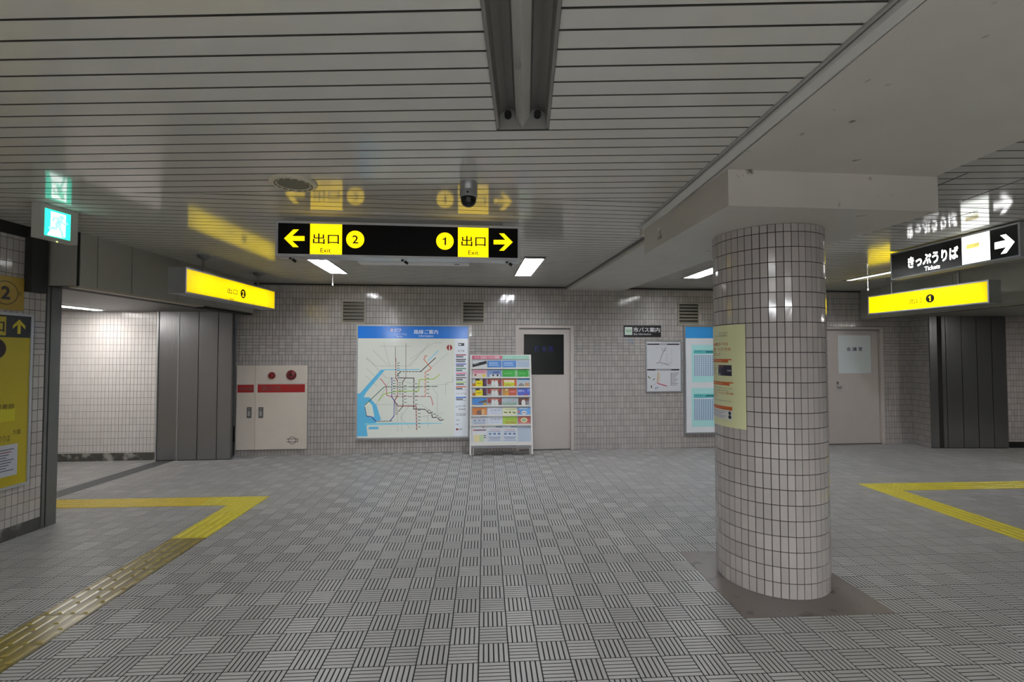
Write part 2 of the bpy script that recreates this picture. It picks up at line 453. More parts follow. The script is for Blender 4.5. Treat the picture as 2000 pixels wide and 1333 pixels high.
def slats(ang, pitch, keep, phase, cmin, cmax, region):
    """boards running along the direction ang, kept inside the half planes of region"""
    dx = Vector((math.cos(ang), math.sin(ang), 0)); dy = Vector((-math.sin(ang), math.cos(ang), 0))
    k = math.floor((cmin - phase) / pitch)
    while phase + k * pitch < cmax:
        c0 = phase + k * pitch + .0055; c1 = c0 + pitch - .011; k += 1
        spans = [(-12.0, 14.0)]
        for m, fa, hw, hl in FIX:
            if abs(fa - ang) > 0.02: continue
            fc = m.dot(dy); fs_ = m.dot(dx)
            if c1 > fc - hl - .002 and c0 < fc + hl + .002:
                new = []
                for a, b_ in spans:
                    if a < fs_ - hw < b_: new.append((a, fs_ - hw - .002)); new.append((fs_ + hw + .002, b_))
                    else: new.append((a, b_))
                spans = new
        for a, b_ in spans:
            P = [dx * a + dy * c0, dx * b_ + dy * c0, dx * b_ + dy * c1, dx * a + dy * c1]
            P = [(p.x, p.y) for p in P]
            for hp in region:
                P = clip(P, *hp)
                if len(P) < 3: break
            if len(P) < 3: continue
            xs = [p[0] for p in P]; ys = [p[1] for p in P]
            if max(xs) - min(xs) < .03 or max(ys) - min(ys) < .01: continue
            b = MB(); n = len(P); b.prism(P, ZC, ZC + .006); b.m = [0, 0] + [1] * n; b.build('ceiling_slat', [M_CEIL, M_EDGE_SHADE], ceil)
near = [(0, -1, 1.0), seam_n]
far_ = [(-seam_n[0], -seam_n[1], -seam_n[2] - .006), (-0.0925, 1, 7.80)]
kb = (BL1[0] - BL0[0]) / (BL1[1] - BL0[1]); left_of_beam = (1, -kb, BL0[0] - kb * BL0[1])
FB = [(0.90, 7.90), (1.30, 4.2)]; kf = (FB[1][0] - FB[0][0]) / (FB[1][1] - FB[0][1])
left_of_far = (1, -kf, FB[0][0] - kf * FB[0][1])
FR = [(1.849, 7.845), (2.44, 4.2)]; kr = (FR[1][0] - FR[0][0]) / (FR[1][1] - FR[0][1])
right_of_far = (-1, kr, -(FR[0][0] - kr * FR[0][1]))
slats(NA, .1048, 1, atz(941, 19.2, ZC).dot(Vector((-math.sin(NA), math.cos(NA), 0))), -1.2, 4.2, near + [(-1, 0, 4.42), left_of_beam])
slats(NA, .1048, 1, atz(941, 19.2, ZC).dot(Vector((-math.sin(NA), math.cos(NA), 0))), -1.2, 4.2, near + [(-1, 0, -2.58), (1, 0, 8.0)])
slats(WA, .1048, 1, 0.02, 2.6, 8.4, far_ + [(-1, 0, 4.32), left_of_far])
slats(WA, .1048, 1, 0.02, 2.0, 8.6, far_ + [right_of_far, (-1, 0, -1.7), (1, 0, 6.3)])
for (a, b_) in (((1821, 367), (1876, 344)), ((1892, 388), (1998, 350)), ((1766, 450.6), (1895.6, 416))):
    p, q = atz(*a, ZC), atz(*b_, ZC); d = (q - p).normalized() * 0.05; nrm = Vector((-d.y, d.x, 0)).normalized() * .004
    b = MB(); b.prism([(v.x, v.y) for v in (p - d - nrm, q + d - nrm, q + d + nrm, p - d + nrm)], ZC - .0012, ZC + .002)
    b.build('ceiling_joint', M_DARK, ceil)
# beam over the column, in two directions
b = MB()
b.prism([(1.33, -1.0), (2.577, -1.0), (2.577, 2.95), (2.50, 4.3), (1.175, 4.3), (1.237, 2.76)], 2.67, 2.9)
beam = b.build('ceiling_beam', M_BEAM, kind='structure', label='broad plastered ceiling beam running over the tiled column')
b = MB(); b.prism([(FB[0][0] + .03, 7.88), (1.885, 7.97), (FR[1][0], 4.2), (1.33, 4.2)], 2.668, 2.9)
b.build('beam_extension', M_BEAM, beam)
def strip(o0, o1, z0, m):
    b = MB(); b.prism([(BL0[0] + kb * (-1 - BL0[1]) + o0, -1.0), (BL0[0] + kb * (-1 - BL0[1]) + o1, -1.0), (BL1[0] + o1, 4.15), (BL1[0] + o0, 4.15)], z0, ZC + .012)
    b.build('edge_trim', m, beam)
strip(-.010, .006, ZC - .008, mat('#a5a5a0', 0.4))
strip(.006, .014, ZC - .002, M_BLACK)
b = MB()
q0, q1 = (BL0[0] + kb * (-1 - BL0[1]) + .014, -1.0), (BL1[0] + .014, 4.15)
b.box8([(q0[0], q0[1], ZC - .004), (1.34, -1.0, ZC + .01), (1.34, -1.0, 2.67), (1.326, -1.0, 2.668), (q1[0], q1[1], ZC - .004), (1.178, 4.15, ZC + .01), (1.178, 4.15, 2.67), (1.170, 4.15, 2.668)])
b.build('beam_side', mat('#d3d4d0', 0.45, noise=0.05, nscale=4.0), beam)
b = MB(); b.prism([(FB[0][0] - .005, 7.88), (FB[0][0] + .04, 7.88), (FB[1][0] + .04, 4.25), (FB[1][0] - .005, 4.25)], ZC - .014, ZC + .012)
b.build('edge_trim', mat('#6d6b66', 0.5), beam)
# drop panel at the column head
CC = Vector((1.871, 3.449, 0)); CR = 0.3625; CTOP = 2.456
pa = math.radians(5.0); px_ = Vector((math.cos(pa), math.sin(pa), 0)); py_ = Vector((-math.sin(pa), math.cos(pa), 0)); hs_ = 0.668
P = [CC + px_ * (sx * hs_) + py_ * (sy * hs_) for sx, sy in ((-1, -1), (1, -1), (1, 1), (-1, 1))]
b = MB(); b.prism([(p.x, p.y) for p in P], CTOP, 2.671)
b.build('drop_panel', M_BEAM, beam, label='square plaster slab at the head of the column')
b = MB(); c = P[3] * .75 + P[0] * .25 - px_ * .004; b.lathe((c.x, c.y, 2.585), [(.014, 0), (.012, .006)], 10, axis=-px_)
b.build('screw_cap', M_WHITE, beam)
# ------------------------------------------------------------------ tiled walls
def tile_box(b, fr, u0, u1, v0, v1, d0=0.0, d1=0.005, jit=0.0002):
    q = [(u0, v0), (u1, v0), (u1, v1), (u0, v1)]
    dj = [d1 + random.uniform(-jit, jit) for _ in q]
    # keep the face planar: tilt only
    t1, t2 = random.uniform(-jit, jit), random.uniform(-jit, jit)
    dj = [d1 - t1 - t2, d1 + t1 - t2, d1 + t1 + t2, d1 - t1 + t2]
    vs = [fr.p(u, v, d0) for u, v in q] + [fr.p(u, v, d) for (u, v), d in zip(q, dj)]
    b.mesh(vs, [(4, 5, 6, 7), (0, 1, 5, 4), (1, 2, 6, 5), (2, 3, 7, 6), (3, 0, 4, 7)])
def tile_list(u0, u1, v0, v1, phase, holes=(), zband=HC):
    """upright 50 x 100 mm tiles with a band of six flat courses"""
    out = []; g = .0022
    rows = []
    z = zband
    while z > v0 - .001: rows.append((z - .1, z, False)); z -= .1
    for k in range(6): rows.append((zband + .05 * k, zband + .05 * (k + 1), True))
    z = zband + .3
    while z < v1: rows.append((z, z + .1, False)); z += .1
    for a, b_, flat in rows:
        a, b_ = max(a, v0), min(b_, v1)
        if b_ - a < .008: continue
        w = .1 if flat else .05
        k = math.floor((u0 - phase) / w)
        while phase + k * w < u1:
            p, q = max(phase + k * w, u0), min(phase + (k + 1) * w, u1); k += 1
            if q - p < .008: continue
            segs = [(p, q, a, b_)]
            for h0, h1, h2, h3 in holes:
                new = []
                for p_, q_, a_, bb in segs:
                    if q_ <= h0 or p_ >= h1 or bb <= h2 or a_ >= h3: new.append((p_, q_, a_, bb)); continue
                    if p_ < h0: new.append((p_, h0, a_, bb))
                    if q_ > h1: new.append((h1, q_, a_, bb))
                    if bb > h3: new.append((max(p_, h0), min(q_, h1), h3, bb))
                segs = new
            for p_, q_, a_, bb in segs:
                if q_ - p_ > .008 and bb - a_ > .008: out.append((p_ + g, q_ - g, a_ + g, bb - g, flat))
    return out
D1 = WALL.rect(1007, 636, 1120.6, 876.9); D1 = (D1[0], D1[1], 0.0, D1[3])
D2 = WALL.rect(1609, 639, 1725, 867); D2 = (D2[0], D2[1], 0.0, D2[3])
uL, uR = WALL.pix(459, 800)[0], 7.205
b = MB()
for a, c, z0 in ((uL, D1[0], 0), (D1[0], D1[1], D1[3]), (D1[1], D2[0], 0), (D2[0], D2[1], D2[3]), (D2[1], uR + .3, 0)): WALL.box(b, a, c, z0, 2.88, -.25, 0.0)
wall_back = b.build('wall_back', M_GROUT, kind='structure', label='back wall of small beige tiles with a band of flat courses')
b = MB(); ph = WALL.pix(608.7, 700)[0]
for t in tile_list(uL, uR, 0.0, ZC - .02, ph, [D1, D2]): tile_box(b, WALL, *t[:4])
b.build('wall_tiling', M_TILE, wall_back, kind='stuff')
# left wall: the tiles in view one by one
LW = Frame((WLX, 4.335, 0), (0, 1, 0))
b = MB(); b.box(WLX - .3, WLX, -7, 4.335, 0, 2.9)
wall_left = b.build('wall_left', M_GROUT, kind='structure', label='near left wall of beige tiles beside the exit')
rest = MB(); TL = {}
for t in tile_list(-5.3, 0.0, .11, 2.62, -.004):
    u0, u1, v0, v1, flat = t
    c = LW.p((u0 + u1) / 2, (v0 + v1) / 2)
    if in_view(c, 12):
        k = (round(u1 - u0, 3), round(v1 - v0, 3))
        if k not in TL:
            bb = MB(); fr0 = Frame((0, 0, 0), (0, 1, 0)); fr0.n = Vector((1, 0, 0))
            tile_box(bb, fr0, -(u1 - u0) / 2, (u1 - u0) / 2, -(v1 - v0) / 2, (v1 - v0) / 2)
            me = bpy.data.meshes.new('wall_tile'); me.from_pydata([tuple(v) for v in bb.v], [], bb.f); me.materials.append(M_TILE); me.update(); TL[k] = me
        o = bpy.data.objects.new('wall_tile', TL[k]); COL.objects.link(o); o.parent = wall_left; o.location = c
    else: tile_box(rest, LW, u0, u1, v0, v1)
rest.build('wall_tiling', M_TILE, wall_left, kind='stuff')
b = MB(); b.box(WLX - .05, WLX + .004, -1, 4.335, 0, .108)
b.build('plinth', mat('#4b4a47', 0.6, noise=0.3, nscale=12, dirt=('#8b8b88', 9.0, 0.55, 0.7)), wall_left)
b = MB(); b.box(WLX - .05, WLX + .02, -1, 4.28, 2.625, 2.72)
b.build('cornice', M_DARK, wall_left)
b = MB(); b.box(WLX - .02, WLX + .07, 4.13, 4.27, 2.14, 2.70)
b.build('guide_rail', mat('#2c2d2c', 0.45), wall_left, label='dark shutter guide bracket at the top')
# steel jamb post at the wall's end
b = MB(); b.box(WLX - .22, WLX + .012, 4.375, 4.475, 0, 2.215); b.box(WLX - .22, WLX + .012, 4.336, 4.362, 0, 2.215)
b.box(WLX - .22, WLX - .03, 4.362, 4.375, 0, 2.215, 1)
b.build('door_jamb', [M_STEELD, M_BLACK], kind='structure', label='brushed steel jamb post at the left exit')
# left lintel
b = MB(); b.box(LX - .34, LX - .012, 4.32, 7.28, 2.22, 2.88)
lint = b.build('trim_1', M_DARK, kind='structure', label='panelled lintel over the left exit')
ys = [4.345, atz(193, 464, ZC).y, atz(259, 483, ZC).y, 5.62, 6.35, 7.28]
b = MB(); b.box(LX - .34, LX - .012, 4.308, 4.32, 2.22, 2.72); b.build('lintel_panel', M_LINTEL, lint)
for a, c in zip(ys, ys[1:]):
    b = MB(); b.box(LX - .012, LX, a + .005, c - .005, 2.222, 2.72); b.build('lintel_panel', M_LINTEL, lint)
b = MB(); b.prism([(LX - .005, 4.34), (LX - .005, 7.25), (LX - .10, 7.25), (LX - .10, 4.34)], 2.205, 2.222)
b.build('soffit_strip', mat('#b3aa9a', 0.5), lint)
b = MB(); b.box(LX - .1, LX + .02, 6.1, 7.2, 2.19, 2.212); b.build('edge_rail', M_DARK, lint)
# left exit passage: steel-clad pier, tiled wall, low ceiling
STF = Frame((-5.31, 7.06, 0), WX)
pr = STF.pix(452, 760)[0]; qb = WALL.p(WALL.pix(457.5, 780)[0], 0, 0); qf = STF.p(pr + .004, 0, -.004); ql = STF.p(0.0, 0, -.014)
b = MB(); b.prism([(v.x, v.y) for v in (ql, STF.p(pr, 0, -.014), qb - WX * .05, STF.p(0.0, 0, -.42))], 0, 2.88)
pier = b.build('wall_steel_left', M_BLACK, kind='structure', label='brushed steel cladding of the pier beside the left exit')
us = [STF.pix(x, 760)[0] for x in (308.5, 347, 386.5, 424.5, 452)]
for a, c in zip(us, us[1:]):
    b = MB(); STF.box(b, a + .005, c - .005, 0.012, 2.3, -.012, 0.0); b.build('steel_panel', M_STEEL, pier)
b = MB(); b.prism([(v.x, v.y) for v in (qf, qb - WX * .006, qb - WX * .03, qf - WX * .02)], 0.012, 2.3); b.build('steel_panel', M_STEELD, pier)
b = MB(); STF.box(b, us[0] - .02, us[0] - .002, 0.0, 2.3, -.1, 0.012); b.build('corner_bead', M_ALU, pier)
b = MB(); STF.box(b, us[1] - .004, us[1] + .010, 0.0, 2.3, -.01, 0.006); b.build('corner_bead', M_ALU, pier)
COR = Frame(STF.p(-.02, 0, -.09), WX)
b = MB(); COR.box(b, -5.2, 0.0, 0, 2.88, -.2, 0.0)
wc = b.build('wall_passage', mat('#8b8784', 0.9), kind='structure', label='brightly lit white tiled wall inside the left exit passage')
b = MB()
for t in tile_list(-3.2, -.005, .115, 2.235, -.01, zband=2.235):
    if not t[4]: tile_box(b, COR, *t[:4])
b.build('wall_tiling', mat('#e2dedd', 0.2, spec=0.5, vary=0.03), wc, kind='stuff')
b = MB(); COR.box(b, -5.2, 0.0, 0, .113, 0.0, .012)
b.build('baseboard', mat('#55544f', 0.6, noise=0.3, nscale=14, dirt=('#a5a49f', 7.0, 0.52, 0.64)), wc)
b = MB(); b.box(-10.5, LX - .12, 4.42, 7.7, 2.235, 2.34)
b.build('ceiling_passage', mat('#66645f', 0.45), kind='structure', label='low ceiling of the left exit passage')
b = MB(); b.box(-10.5, WLX - .22, 4.22, 4.42, 0, 2.9); b.build('wall_passage_near', mat('#bdb6b1', 0.4), kind='structure')
# right side: return wall, steel-clad pier, dark passage
RW = Frame((7.166, 8.47, 0), (-.05, -.45, 0))
b = MB(); RW.box(b, -.05, .43, 0, 2.88, -.2, 0.0)
wr = b.build('wall_return', M_GROUT, kind='structure', label='short tiled return wall next to the right exit')
b = MB()
for t in tile_list(0.006, .43, 0, 2.6, 0.0): tile_box(b, RW, *t[:4])
b.build('wall_tiling', M_TILE, wr, kind='stuff')
SRF = Frame((7.116, 8.03, 0), (1, -.012, 0))
b = MB(); SRF.box(b, .07, 1.29, 0, 2.88, -.45, -.012)
pier = b.build('wall_steel_right', M_BLACK, kind='structure', label='brushed steel cladding of the pier beside the right exit')
us = [SRF.pix(x, 750)[0] for x in (1817, 1849, 1880, 1909.5, 1939, 1967.5)]
us = [0.0] + us[1:]
for a, c in zip(us, us[1:]):
    b = MB(); SRF.box(b, a + .005, c - .005, 0.012, 2.4, -.012, 0.0); b.build('steel_panel', M_STEEL, pier)
CR2 = Frame(SRF.p(us[-1] + .01, 0, -.06), (1, -.012, 0))
b = MB(); CR2.box(b, 0.0, 4.5, 0, 2.88, -.2, 0.0)
wc = b.build('wall_passage_right', M_GROUT, kind='structure', label='dim tiled wall inside the right exit passage')
b = MB()
for t in tile_list(.01, 1.6, .1, 2.245, 0.0, zband=2.245):
    if not t[4]: tile_box(b, CR2, *t[:4])
b.build('wall_tiling', M_TILE, wc, kind='stuff')
b = MB(); CR2.box(b, 0.0, 4.5, 0, .1, 0.0, .01); b.build('baseboard', M_DARK, wc)
b = MB(); b.box(RX + .012, RX + .35, 1.2, 8.36, 2.22, 2.88)
lint = b.build('trim_2', M_DARK, kind='structure', label='panelled lintel over the right exit')
for a, c in ((1.2, 2.6), (2.6, 4.0), (4.0, 5.3), (5.3, 6.6), (6.6, 7.9), (7.9, 8.36)):
    b = MB(); b.box(RX, RX + .012, a + .005, c - .005, 2.222, 2.72); b.build('lintel_panel', M_LINTEL, lint)
b = MB(); b.box(RX + .005, RX + .10, 1.2, 8.34, 2.205, 2.222); b.build('soffit_strip', mat('#9f988b', 0.5), lint)
b = MB(); b.box(RX + .12, 12.5, 1.2, 8.6, 2.245, 2.34)
b.build('ceiling_passage_right', mat('#8d8b84', 0.4), kind='structure', label='low ceiling of the right exit passage')
# hall walls outside the picture
b = MB(); b.box(-11, 13, -7.2, -7, 0, 2.9); b.build('wall_front', mat('#a8a19c', 0.4), kind='structure')
b = MB(); b.box(12.5, 12.7, -7, 9, 0, 2.9); b.build('wall_right', mat('#5e5a57', 0.5), kind='structure')
b = MB(); b.box(-10.7, -10.5, 4, 9, 0, 2.9); b.build('wall_passage_end', mat('#bdb6b1', 0.4), kind='structure')
# ------------------------------------------------------------------ column
col = MB(); col.lathe((CC.x, CC.y, 0), [(CR - .005, 0), (CR - .005, CTOP)], 96)
rootc = empty('column', (CC.x, CC.y, 0), 'thick round column clad in small beige tiles with dark joints', 'column')
col.build('core', M_GROUT, rootc, smooth=True)
NT = 48; da = 2 * math.pi / NT
def cyl_hit(px, py):
    d = ray(px, py); ox, oy = -CC.x, -CC.y
    A = d.x ** 2 + d.y ** 2; B = 2 * (ox * d.x + oy * d.y); C_ = ox * ox + oy * oy - CR * CR
    q = B * B - 4 * A * C_
    t = (-B - math.sqrt(max(q, 0))) / (2 * A); p = EYE + d * t
    return math.atan2(p.y - CC.y, p.x - CC.x), p.z
a0 = cyl_hit(1530.4, 480)[0]
def ctile(h):
    b = MB(); w = CR * da / 2 - .0024; hh = h / 2 - .0026; x1, x0 = 0.0, -.006
    q = [(-w, -hh), (w, -hh), (w, hh), (-w, hh)]
    b.mesh([(x0, y, z) for y, z in q] + [(x1 + (.0002 if i % 2 else 0), y, z) for i, (y, z) in enumerate(q)], [(4, 5, 6, 7), (0, 1, 5, 4), (1, 2, 6, 5), (2, 3, 7, 6), (3, 0, 4, 7)])
    return b
ct = ctile(.1); ctm = bpy.data.meshes.new('column_tile'); ctm.from_pydata([tuple(v) for v in ct.v], [], ct.f); ctm.materials.append(M_TILE); ctm.update()
ctop = ctile(CTOP - 2.4)
lst = []
for k in range(NT):
    a = a0 + (k + .5) * da; nrm = Vector((math.cos(a), math.sin(a), 0))
    for r in range(25):
        z = r * .1 + .05 if r < 24 else (2.4 + CTOP) / 2
        p = Vector((CC.x, CC.y, z)) + nrm * CR
        vis = nrm.dot((EYE - p).normalized())
        lst.append((-(vis / (EYE - p).length ** 2) if vis > 0.02 and r < 24 else 9, a, r, p))
lst.sort(key=lambda t: t[0])
rest = MB()
for n, (key, a, r, p) in enumerate(lst):
    t = random.uniform(-.006, .006)
    if n < 300 and key < 9:
        o = bpy.data.objects.new('column_tile', ctm); COL.objects.link(o); o.parent = rootc
        o.location = p - ORG[rootc]; o.rotation_euler = (0, 0, a + t)
    else:
        R = Matrix.Rotation(a + t, 3, 'Z'); s_ = ct if r < 24 else ctop
        rest.mesh([R @ v + p for v in s_.v], s_.f)
rest.build('column_tiling', M_TILE, rootc, kind='stuff')
# ------------------------------------------------------------------ fluorescent lights
M_REFL = mat('#cfcdc6', 0.35, noise=0.06, nscale=9); M_REFW = mat('#d9d9d2', 0.4)
M_TUBE = mat('#f4f7ff', 0.4, emit=LAMP)
PROF = [(-1.0, .008), (-.90, .008), (-.84, -.07), (-.58, -.095), (-.34, -.085), (-.27, -.06), (0, .004)]
def recessed(mid, ang, hw, ln, lit, label, cord=None, tubes=(-1, 1)):
    ax = fixture_axis(ang); ex = Vector((math.cos(ang), math.sin(ang), 0))
    root = empty('fluorescent_light', (mid.x, mid.y, ZC), label, 'ceiling light', 'recessed twin-tube ceiling lights')
    prof = PROF + [(-x, z) for x, z in PROF[-2::-1]]
    b = MB(); pts = []
    for s_ in (-ln / 2, ln / 2):
        pts += [mid + ax * s_ + ex * (x * hw) + Vector((0, 0, ZC - z)) for x, z in prof]
    n = len(prof)
    for i in range(n - 1): b.f.append([i, i + 1, n + i + 1, n + i]); b.m.append(1 if 4 < i < n - 6 else 0)
    b.v = [Vector(p) for p in pts]
    b.build('reflector', [M_REFW, M_REFW] if lit else [mat('#85837f', 0.35, metal=0.25), M_REFL], root)
    for s_ in (-1, 1):
        b = MB(); c0 = mid + ax * (s_ * (ln / 2 - .006)); c1 = mid + ax * (s_ * ln / 2)
        q = [(-1, .008), (1, .008), (1, -.1), (-1, -.1)]
        b.box8([c0 + ex * (x * hw) + Vector((0, 0, ZC - z)) for x, z in q] + [c1 + ex * (x * hw) + Vector((0, 0, ZC - z)) for x, z in q])
        b.build('end_plate', M_GREY, root)
    for s_ in (-1, 1):
        for e in (-1, 1):
            c = mid + ax * (e * (ln / 2 - .012)) + ex * (s_ * .56 * hw) + Vector((0, 0, ZC + .055))
            b = MB(); b.tube(c, c - ax * (e * .03), .017, 10); b.build('lamp_holder', M_DARK if not lit else M_WHITE, root)
        if lit and s_ in tubes:
            a = mid - ax * (ln / 2 - .03) + ex * (s_ * .56 * hw) + Vector((0, 0, ZC + .040)); c = a + ax * (ln - .06)
            b = MB(); b.tube(a, c, .0165, 12); b.build('tube', M_TUBE, root)
    if cord:
        t = atz(*cord[0], ZC - .005); z1 = HC + (ray(*cord[1]).z / ray(*cord[1]).y) * t.y
        b = MB(); b.tube(t, (t.x, t.y, z1), .0022, 6); b.lathe((t.x, t.y, z1 - .012), [(.003, .03), (.011, .015), (.010, .002), (.004, -.006)], 10)
        b.build('pull_cord', M_WHITE, root)
    return root
nfr = recessed(nf_mid, NA, .130, nf_len, False, 'unlit ceiling fixture without tubes in the slats above the viewer')
p = nf_mid + nf_ax * .12 + Vector((-.012, 0, ZC + .018)); b = MB(); b.box(p.x - .012, p.x + .004, p.y - .02, p.y + .02, p.z - .022, p.z - .004)
b.build('maker_plate', M_GREY, nfr)
labs = ('lit ceiling light with a pull cord left of the hanging exit sign', 'lit ceiling light nearest the doorway behind the brochure rack', 'lit ceiling light partly hidden by the tiled column', 'lit ceiling light with pull cord beyond the ticket sign')
for (m, a, hw, ln), lb, cd in zip(LIGHTS, labs, (((650, 536), (650, 556)), None, None, ((1694.8, 543), (1694.8, 566)))):
    recessed(m, a, hw, ln, True, lb, cd, (-1,) if 'ticket' in lb else (-1, 1))
# unlit batten behind the hanging sign
e0, e1 = atz(699, 513, 2.672), atz(915.6, 515.5, 2.672); mid = (e0 + e1) / 2; hl = (e1 - e0).length / 2; ex = (e1 - e0).normalized(); ay = Vector((-ex.y, ex.x, 0))
root = empty('batten_light', (mid.x, mid.y, ZC), 'long white unlit batten fixture on the ceiling behind the hanging exit sign', 'ceiling light')
b = MB(); q = [(-.02, 2.672), (.16, 2.672), (.18, 2.72), (-.04, 2.72)]
b.box8([mid - ex * hl + ay * y + Vector((0, 0, z - mid.z)) for y, z in q] + [mid + ex * hl + ay * y + Vector((0, 0, z - mid.z)) for y, z in q])
b.build('housing', M_WHITE, root)
b = MB(); c = mid + ex * (hl * .78) + ay * .05; b.box(c.x - .03, c.x + .03, c.y - .02, c.y + .02, 2.668, 2.673); b.build('label_plate', M_GREY, root)
# passage light
e0, e1 = atz(117, 606, 2.235), atz(203, 611, 2.235)
root = empty('passage_light', ((e0.x + e1.x) / 2, (e0.y + e1.y) / 2, 2.235), 'bright strip light on the low ceiling of the left exit passage', 'ceiling light')
b = MB(); b.box(-6.08, -5.88, 5.3, 6.84, 2.228, 2.236); b.build('housing', M_WHITE, root)
b = MB(); b.box(-6.03, -5.93, 5.33, 6.80, 2.2225, 2.228); b.build('diffuser', mat('#fffaf4', 0.4, emit=LAMP * .62), root)
root = empty('passage_light', (8.3, 5.6, 2.245), 'strip light on the low ceiling of the right exit passage', 'ceiling light')
b = MB(); b.box(8.2, 8.4, 5.0, 6.3, 2.238, 2.246); b.build('housing', M_WHITE, root)
b = MB(); b.box(8.25, 8.35, 5.03, 6.27, 2.2325, 2.238); b.build('diffuser', mat('#fffaf4', 0.4, emit=LAMP * .7), root)
# ------------------------------------------------------------------ ceiling speaker and dome camera
c = atz(573.5, 356.5, ZC)
root = empty('ceiling_speaker', c, 'round cream ceiling speaker with a grey grille', 'speaker')
b = MB(); b.lathe((c.x, c.y, ZC), [(.148, 0), (.146, -.012), (.130, -.020), (.100, -.016), (.100, -.006)], 40); b.build('rim', mat('#cfc9b4', 0.5), root, smooth=True)
b = MB(); b.lathe((c.x, c.y, ZC - .004), [(.099, 0), (.099, -.009), (.06, -.0115), (.01, -.0125)], 32); b.build('grille', mat('#77756c', 0.7, bump=0.3, bscale=400), root, smooth=True)
b = MB()
for i in range(16):
    w = 2 * math.pi * i / 16; w1 = w + .26
    P = [(c.x + r * math.cos(t), c.y + r * math.sin(t)) for r, t in ((.110, w), (.118, w), (.118, w1), (.110, w1))]
    b.prism(P, ZC - .0205, ZC - .0165)
b.build('slots', mat('#5a574c', 0.6), root)
c = atz(915, 357, ZC)
root = empty('dome_camera', c, 'silver dome security camera hanging from the ceiling slats', 'security camera')
b = MB(); b.lathe((c.x, c.y, ZC), [(.058, 0), (.058, -.052), (.0565, -.054), (.0565, -.056), (.058, -.058), (.058, -.098), (.053, -.102)], 32); b.build('body', mat('#a9abad', 0.35, metal=0.7), root, smooth=True)
b = MB(); b.lathe((c.x, c.y, ZC - .102), [(.052, 0)] + [(.051 * math.cos(t * math.pi / 16), -.012 - .051 * math.sin(t * math.pi / 16)) for t in range(0, 8)], 28); b.build('dome', mat('#0b0c0e', 0.04), root, smooth=True)
b = MB(); b.lathe((c.x, c.y - .0585, ZC - .082), [(.007, 0), (.007, .003)], 10, axis=(0, -1, 0)); b.build('lens_screw', M_DARK, root)
# ------------------------------------------------------------------ hanging exit sign
YEL = '#ffd800'; SIG = 1.0
SF = Frame((0, 3.99, 0), WX)
cr = (500, 300, 3.3333)
u0, u1, v0, v1 = SF.rect(537.8, 436.5, 1015.8, 504.5)
mid = SF.p((u0 + u1) / 2, v1, -.06)
root = empty('hanging_exit_sign', SF.p((u0 + u1) / 2, v0, -.06), 'long black hanging sign with yellow exit panels and two arrows', 'sign')
b = MB(); SF.box(b, u0 + .004, u1 - .004, v0 + .004, v1 - .004, -.13, -.012); b.build('housing', M_ALU, root)
b = MB(); SF.frame(b, u0, u1, v0, v1, .020, -.14, 0.0); b.build('frame', M_ALU, root)
b = MB(); SF.box(b, u0 + .15, u1 - .15, v1, ZC + .002, -.11, -.03); b.build('ceiling_mount', M_GREY, root)
b = MB(); SF.box(b, u0 + .02, u1 - .02, v0 + .02, v1 - .02, -.012, -.006); b.build('face', mat('#060607', 0.35, spec=0.12), root)
u_, v_ = v0 + .02, v1 - .02
INK = '#14120a'
def spp(): return PixPrint(SF, -.006, cr, rough=0.25)
for x0, x1, tb, eb in ((352, 560, (371, 520, 540, 592), (419, 616, 487, 647)), (1315, 1513, (1337, 536, 1495, 607), (1382, 631, 1448, 661))):
    pp = spp(); a, c = pp.q(x0, 560)[0], pp.q(x1, 570)[0]; pp.rect(a, u_, c, v_, YEL, 1, SIG)
    pp.ptext('出口', *tb, INK, 2, .012, 0); pp.ptext('Exit', *eb, INK, 2, .008, 0); pp.build('exit_panel', root)
for P in ([(183, 553), (243, 495), (280, 495), (235, 538), (316, 538), (316, 569), (235, 569), (278, 610), (241, 610)], [(1671, 578), (1615, 521), (1583, 521), (1624, 563), (1547, 563), (1547, 592), (1624, 592), (1583, 633), (1614, 633)]):
    pp = spp(); pp.ppoly(P, YEL, 1, SIG); pp.build('arrow', root)
pp = spp(); pp.pdisc(646, 560, .0735, YEL, 1, SIG); pp.ptext('2', 628, 533, 666, 587, INK, 2, .015, 0); pp.build('number_disc', root)
pp = spp(); pp.pdisc(1230, 571, .0735, YEL, 1, SIG); a, c = pp.q(1214, 546), pp.q(1238, 597); pp.one(a[0], c[1], c[0], a[1], INK, 2, 0); pp.build('number_disc', root)
for px in (567, 786, 990):
    b = MB(); p = SF.p(SF.pix(px, 505, -.07)[0], v0, -.07)
    b.tube(p, p - Vector((0, 0, .012)), .011, 8); b.tube(p - Vector((-.02, 0, .014)), p - Vector((-.045, 0, .032)), .012, 10)
    b.build('fastener', M_DARK, root)
